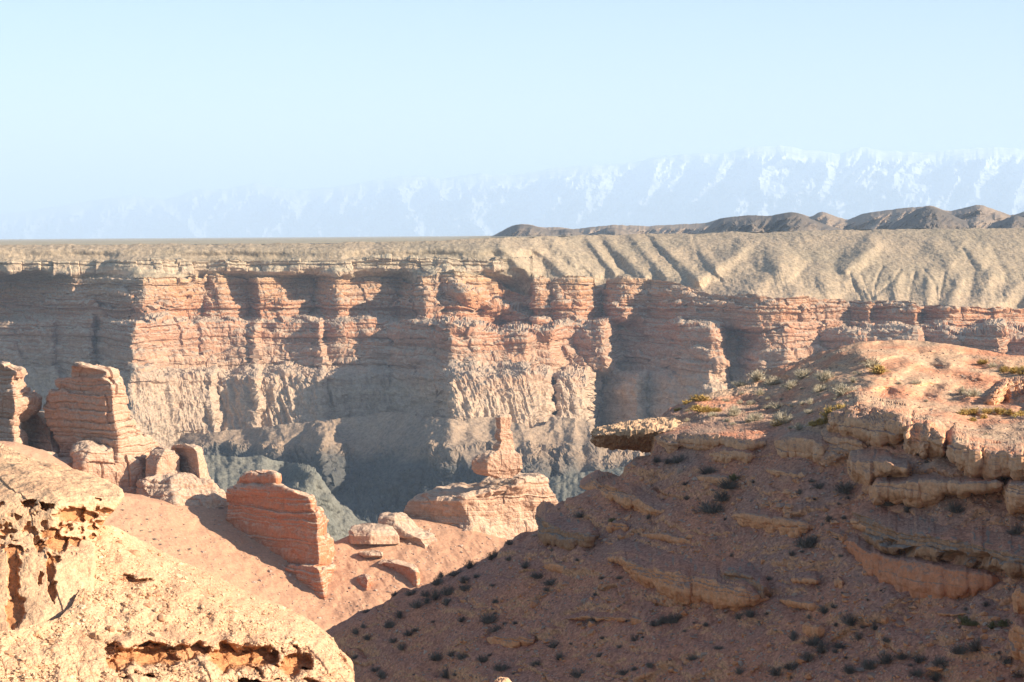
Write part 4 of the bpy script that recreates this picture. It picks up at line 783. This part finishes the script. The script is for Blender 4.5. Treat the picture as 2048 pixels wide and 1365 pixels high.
def shrub(u, v, r, kind, label, group, at=None, sz=1.0, parts=True):
    p = hill_pt(u, v + r*.5) if at is None else at
    R = r/F*p[1]*(1.25 if kind in ('dark', 'green') else 1.2)
    e = bpy.data.objects.new('shrub', None); sc.collection.objects.link(e)
    e.location = (p[0], p[1], p[2]-.06*R); e.rotation_euler = (rb.uniform(-.1, .1), rb.uniform(-.12, .02), rb.uniform(0, 6.28))
    e.scale = (R*rb.uniform(.9, 1.35), R*rb.uniform(.85, 1.25), R*rb.uniform(.85, 1.45)*sz)
    o = link('twigs', BM[kind][rb.integers(0, 4)], e)
    if parts: link('stem', SM[rb.integers(0, 2)], e)
    return tag(e, label, 'shrub', group)
PALE = [(1745,724,20),(1606,745,19),(1650,752,21),(1515,752,20),(1546,760,20),(1520,785,14),(1468,823,17),(1508,836,15),(1560,810,18),(1566,838,20),(1598,856,14),(1480,766,14),(1580,770,18),(1686,780,24),(1640,776,15),(1985,731,9),(1925,780,15),(1945,784,16),(1501,806,9),(1426,828,12),(1705,760,10),(1535,815,12),(1620,800,13),(1450,800,10)]
OCHRE = [(1757,738,19),(1400,794,18),(1356,814,9),(1404,818,18),(1432,820,8),(1660,824,18),(1682,818,20),(1634,846,14),(1648,840,16),(1966,723,11),(2008,736,12),(2030,740,15),(2048,742,14),(1928,824,12),(1950,822,13),(1972,820,13),(1996,820,14),(2020,822,14),(2042,824,13),(1945,838,10),(1555,845,13),(1375,802,10),(1968,834,9)]
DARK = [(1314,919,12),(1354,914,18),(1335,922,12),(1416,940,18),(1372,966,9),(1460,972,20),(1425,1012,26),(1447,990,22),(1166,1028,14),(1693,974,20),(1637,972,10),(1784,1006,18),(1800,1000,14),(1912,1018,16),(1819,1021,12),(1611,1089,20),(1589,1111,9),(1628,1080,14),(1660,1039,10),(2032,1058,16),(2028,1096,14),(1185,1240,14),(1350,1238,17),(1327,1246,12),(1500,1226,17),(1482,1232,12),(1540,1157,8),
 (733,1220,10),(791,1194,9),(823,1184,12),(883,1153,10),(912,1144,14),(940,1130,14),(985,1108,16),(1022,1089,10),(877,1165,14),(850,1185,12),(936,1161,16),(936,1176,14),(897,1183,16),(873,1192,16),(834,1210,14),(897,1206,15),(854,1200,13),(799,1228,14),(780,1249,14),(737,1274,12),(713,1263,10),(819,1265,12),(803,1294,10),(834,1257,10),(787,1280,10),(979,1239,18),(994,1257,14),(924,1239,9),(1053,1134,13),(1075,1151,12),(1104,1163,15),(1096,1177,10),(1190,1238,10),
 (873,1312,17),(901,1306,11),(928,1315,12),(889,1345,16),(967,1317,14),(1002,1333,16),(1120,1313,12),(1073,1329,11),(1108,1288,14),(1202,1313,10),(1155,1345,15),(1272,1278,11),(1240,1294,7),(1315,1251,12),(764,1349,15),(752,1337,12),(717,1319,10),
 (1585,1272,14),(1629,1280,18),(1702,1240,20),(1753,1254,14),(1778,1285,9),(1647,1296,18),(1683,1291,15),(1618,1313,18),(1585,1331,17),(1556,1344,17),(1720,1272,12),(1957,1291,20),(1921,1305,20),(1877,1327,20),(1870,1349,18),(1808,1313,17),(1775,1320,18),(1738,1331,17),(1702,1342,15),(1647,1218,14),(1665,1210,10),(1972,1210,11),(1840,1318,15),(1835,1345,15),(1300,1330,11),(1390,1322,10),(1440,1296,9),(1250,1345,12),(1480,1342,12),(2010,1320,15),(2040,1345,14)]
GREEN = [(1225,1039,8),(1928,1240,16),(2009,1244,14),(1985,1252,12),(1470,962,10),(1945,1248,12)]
LAND = [('under the beak-shaped nose', 1330, 920), ('above the ragged orange ledge', 1430, 975), ('between the pitted wall and the wedge-shaped block', 1650, 985), ('on the terrace under the long cracked ledge', 1850, 1008), ('at the right edge above the caprock', 2035, 1080), ('beside the long orange streak', 1610, 1085),
  ('on the left skyline of the slope', 930, 1125), ('in the thicket left of the thin orange scar', 870, 1190), ('at the lower left tip of the slope', 770, 1255), ('around the thin orange scar', 985, 1245), ('under the rounded brown skyline ledge', 1085, 1155), ('below the crumbling orange bank', 900, 1325), ('right of the crumbling orange bank', 1110, 1315),
  ('under the thick rounded overhang', 1370, 1245), ('around the orange angular boulder', 1640, 1290), ('below the smooth red wall', 1750, 1250), ('in the gully near the bottom right corner', 1900, 1320), ('left of the split tan boulder', 1170, 1030), ('on the bottom edge under the thick overhang', 1380, 1340)]
ORD = ['leftmost', 'second from the left', 'third from the left', 'fourth from the left', 'fifth from the left', 'sixth from the left', 'seventh from the left', 'eighth from the left', 'ninth from the left', 'tenth from the left', 'eleventh from the left', 'twelfth from the left', 'thirteenth from the left', 'fourteenth from the left', 'fifteenth from the left', 'sixteenth from the left']
def place(lst, kind, word, lands, group):
    zones = {}
    for (u, v, r) in lst:
        k = min(range(len(lands)), key=lambda i: math.hypot(u-lands[i][1], (v-lands[i][2])*1.4)); zones.setdefault(k, []).append((u, v, r))
    for k, z in zones.items():
        z.sort()
        for i, (u, v, r) in enumerate(z):
            q = '' if len(z) == 1 else ', ' + (ORD[i] if i < len(z)-1 else 'rightmost')
            shrub(u, v, r, kind, f'{word} {lands[k][0]}{q}', group)
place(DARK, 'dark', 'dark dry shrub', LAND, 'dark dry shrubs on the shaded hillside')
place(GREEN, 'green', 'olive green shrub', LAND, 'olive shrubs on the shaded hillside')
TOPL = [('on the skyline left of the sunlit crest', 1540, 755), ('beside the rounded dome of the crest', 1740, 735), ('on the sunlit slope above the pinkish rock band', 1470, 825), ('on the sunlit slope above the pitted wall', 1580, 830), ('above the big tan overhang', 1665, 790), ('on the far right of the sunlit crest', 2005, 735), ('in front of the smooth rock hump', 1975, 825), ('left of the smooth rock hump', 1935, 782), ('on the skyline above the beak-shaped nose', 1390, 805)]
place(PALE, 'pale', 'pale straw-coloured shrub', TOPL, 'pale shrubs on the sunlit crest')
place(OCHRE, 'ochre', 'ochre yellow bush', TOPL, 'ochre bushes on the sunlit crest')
for (u, v, r) in [(244,1018,6),(253,1036,6),(265,1042,6),(270,1029,6),(293,1036,7),(309,1076,8),(321,1087,6),(351,1074,5),(380,1096,6),(415,1134,6),(438,1135,5),(283,1060,5),(300,1062,5),(340,1090,5),(360,1108,4),(262,1055,5)]:
    Y = float(sand_rbf(u, v+r*.5)); shrub(u, v, r*.8, 'grey', 'small grey shrub dotted on the sand slope behind the pitted outcrop', 'small shrubs on the sand slope', at=W(u, v+r*.5, Y), sz=.8, parts=False)
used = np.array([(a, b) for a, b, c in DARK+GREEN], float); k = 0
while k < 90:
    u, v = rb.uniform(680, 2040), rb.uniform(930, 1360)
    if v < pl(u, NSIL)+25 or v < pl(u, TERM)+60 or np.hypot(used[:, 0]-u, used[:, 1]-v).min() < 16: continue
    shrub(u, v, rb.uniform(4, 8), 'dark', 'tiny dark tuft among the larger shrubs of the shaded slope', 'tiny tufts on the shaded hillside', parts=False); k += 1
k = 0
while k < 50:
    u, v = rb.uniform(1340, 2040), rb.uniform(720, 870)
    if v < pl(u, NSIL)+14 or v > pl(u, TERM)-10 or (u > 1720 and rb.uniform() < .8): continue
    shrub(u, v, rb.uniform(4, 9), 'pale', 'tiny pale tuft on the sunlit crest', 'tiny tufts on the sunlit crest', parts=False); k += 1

# ------------------------------------------------------------------ loose stones
ICO_V = []; ph = (1+5**.5)/2
for s1 in (-1, 1):
    for s2 in (-ph, ph): ICO_V += [(0, s1, s2), (s1, s2, 0), (s2, 0, s1)]
ICO_V = np.array(ICO_V)/math.hypot(1, ph)
def hull_faces(V):
    f = []
    for a in range(12):
        for b in range(a+1, 12):
            for c in range(b+1, 12):
                nn = np.cross(V[b]-V[a], V[c]-V[a]); s = (V-V[a]) @ nn
                if (s < 1e-6).all(): f.append((a, b, c))
                elif (s > -1e-6).all(): f.append((a, c, b))
    return np.array(f)
ICO_F = hull_faces(ICO_V)
def stones(pos, rad, name, mat, label, seed):
    r = np.random.default_rng(seed); n = len(pos)
    S = ICO_V[None]*r.uniform(.55, 1.25, (n, 12, 1))*r.uniform(.6, 1.2, (n, 1, 3))*np.array([1.1, 1, .7])
    a = r.uniform(0, 6.28, n); c, s = np.cos(a)[:, None], np.sin(a)[:, None]
    X = np.stack([S[..., 0]*c-S[..., 1]*s, S[..., 0]*s+S[..., 1]*c, S[..., 2]], -1)*rad[:, None, None] + pos[:, None]
    return tag(link(name, raw_mesh(name, X.reshape(-1, 3), (np.arange(n)[:, None, None]*12+ICO_F[None]).reshape(-1, 3), mat)), label, 'gravel', kind='stuff')
M['stone_hill'] = flatmat('hill_stones', (.22,.15,.115), (.50,.36,.27), 2.2)
M['stone_cream'] = flatmat('cream_stones', (.40,.22,.12), (.58,.44,.28), 3.0)
u = rb.uniform(680, 2080, 15000); v = rb.uniform(700, 1380, 15000)
ok = (v > pl(u, NSIL)+6); u, v = u[ok], v[ok]
pos = hill_pt(u, v); rad = np.exp(rb.normal(math.log(.035), .5, len(u)))
stones(pos, rad, 'gravel', M['stone_hill'], 'loose stones strewn over the brown hillside', 5)
u = rb.uniform(900, 2080, 1500); v = rb.uniform(930, 1380, 1500); ok = (v > pl(u, NSIL)+20) & (v > pl(u, TERM)+30); u, v = u[ok], v[ok]
stones(hill_pt(u, v), np.exp(rb.normal(math.log(.085), .45, len(u))), 'rubble', M['ledge'], 'broken rubble below the ledges of the brown hillside', 15)
u = rb.uniform(0, 700, 9000); v = rb.uniform(1050, 1365, 9000); ok = v > pl(u, GTOP)+3; u, v = u[ok], v[ok]
ok = fg_hollow(u, v) < .05; u, v = u[ok], v[ok]
pos = W(u, v, gdepth(u, v)); rad = np.exp(rb.normal(math.log(.018), .5, len(u)))
stones(pos, rad, 'gravel', M['stone_cream'], 'loose stones strewn over the cream gravel slope', 6)
u = rb.uniform(240, 1080, 2500); v = rb.uniform(1000, 1250, 2500); ok = v > pl(u, STOP)+4; u, v = u[ok], v[ok]
stones(W(u, v, sdepth(u, v)), np.exp(rb.normal(math.log(.12), .45, len(u))), 'gravel', M['stone_hill'], 'scattered stones on the pink sand slope', 7)
def single(u, v, r, label, seed, mat='stone_red', flat=.75, at=None):
    rr = np.random.default_rng(seed); Vv = ICO_V.copy(); Fc = ICO_F
    e = np.concatenate([Fc[:, [0,1]], Fc[:, [1,2]], Fc[:, [2,0]]]); mids = {}; NV = list(Vv); NF = []
    for (a, b, c) in Fc:
        q = []
        for x_, y_ in ((a, b), (b, c), (c, a)):
            kk = (min(x_, y_), max(x_, y_))
            if kk not in mids: mids[kk] = len(NV); m_ = (Vv[x_]+Vv[y_])/2; NV.append(m_/np.linalg.norm(m_)*.96)
            q.append(mids[kk])
        NF += [(a, q[0], q[2]), (b, q[1], q[0]), (c, q[2], q[1]), (q[0], q[1], q[2])]
    NV = np.array(NV); NV = NV*(1+.28*noise(NV[:, 0]*1.3+seed*3.1, NV[:, 1]*1.3, NV[:, 2]*1.3))[:, None]*np.array([1.25, .9, flat])
    a = rr.uniform(0, 6.28); R_ = np.array([[math.cos(a), -math.sin(a), 0], [math.sin(a), math.cos(a), 0], [0, 0, 1]])
    Y = float(gdepth(np.array([u]), np.array([v+r*.4]))[0]); p = W(u, v+r*.4, Y); R = r/F*Y
    o = link('stone', raw_mesh('stone', NV @ R_.T*R, NF, M[mat])); o.location = p; return tag(o, label, 'stone', 'larger stones on the gravel slope')
M['stone_red'] = flatmat('red_brown_stones', (.30,.15,.085), (.46,.27,.16), 9.0)
for i, (u, v, r, lab) in enumerate([(268,1104,11,'longest red-brown stone high on the gravel slope'),(238,1083,6,'dark little stone at the top of the gravel slope'),(313,1186,8,'angular red stone below the small curved ledge'),(298,1187,6,'pale stone touching the angular red stone'),(292,1209,9,'tilted brown slab stone in mid slope'),(322,1233,10,'pale-topped brown slab stone below the tilted one'),(338,1211,6,'small stone right of the tilted brown slab'),(221,1255,10,'orange stone low on the slope near the outcrop foot'),(231,1234,6,'stone just above the orange stone'),(258,1190,6,'stone under the small curved ledge'),(230,1166,6,'stone left of the small curved ledge'),(255,1253,6,'stone right of the orange stone'),(372,1279,7,'stone on the lip of the left hollow'),(410,1284,6,'stone on the lip of the middle hollow'),(577,1217,5,'lone stone on the skyline of the gravel slope'),(347,1192,5,'small stone right of the angular red stone')]):
    single(u, v, r, lab, 500+i)

# ------------------------------------------------------------------ air
hm = bpy.data.materials.new('haze'); hm.use_nodes = True; nt = hm.node_tree; nt.nodes.remove(nt.nodes['Principled BSDF'])
pv = nt.nodes.new('ShaderNodeVolumePrincipled'); pv.inputs['Color'].default_value = (.585, .765, 1.0, 1); pv.inputs['Density'].default_value = HAZE_DENSITY
pv.inputs['Anisotropy'].default_value = 0.0
nt.links.new(pv.outputs[0], nt.nodes['Material Output'].inputs['Volume'])
x0, x1, y0, y1, z0, z1 = -22000, 22000, -260, 69000, -187, 1400
hv = [(x0,y0,z0),(x1,y0,z0),(x1,y1,z0),(x0,y1,z0),(x0,y0,z1),(x1,y0,z1),(x1,y1,z1),(x0,y1,z1)]
tag(link('haze', raw_mesh('haze', hv, [[0,3,2,1],[4,5,6,7],[0,1,5,4],[1,2,6,5],[2,3,7,6],[3,0,4,7]], hm)), 'pale blue haze filling the air over the canyon', 'haze', kind='stuff')
print('built in %.1f s' % (time.time()-T0), sum(len(o.data.polygons) for o in sc.objects if o.type == 'MESH'))
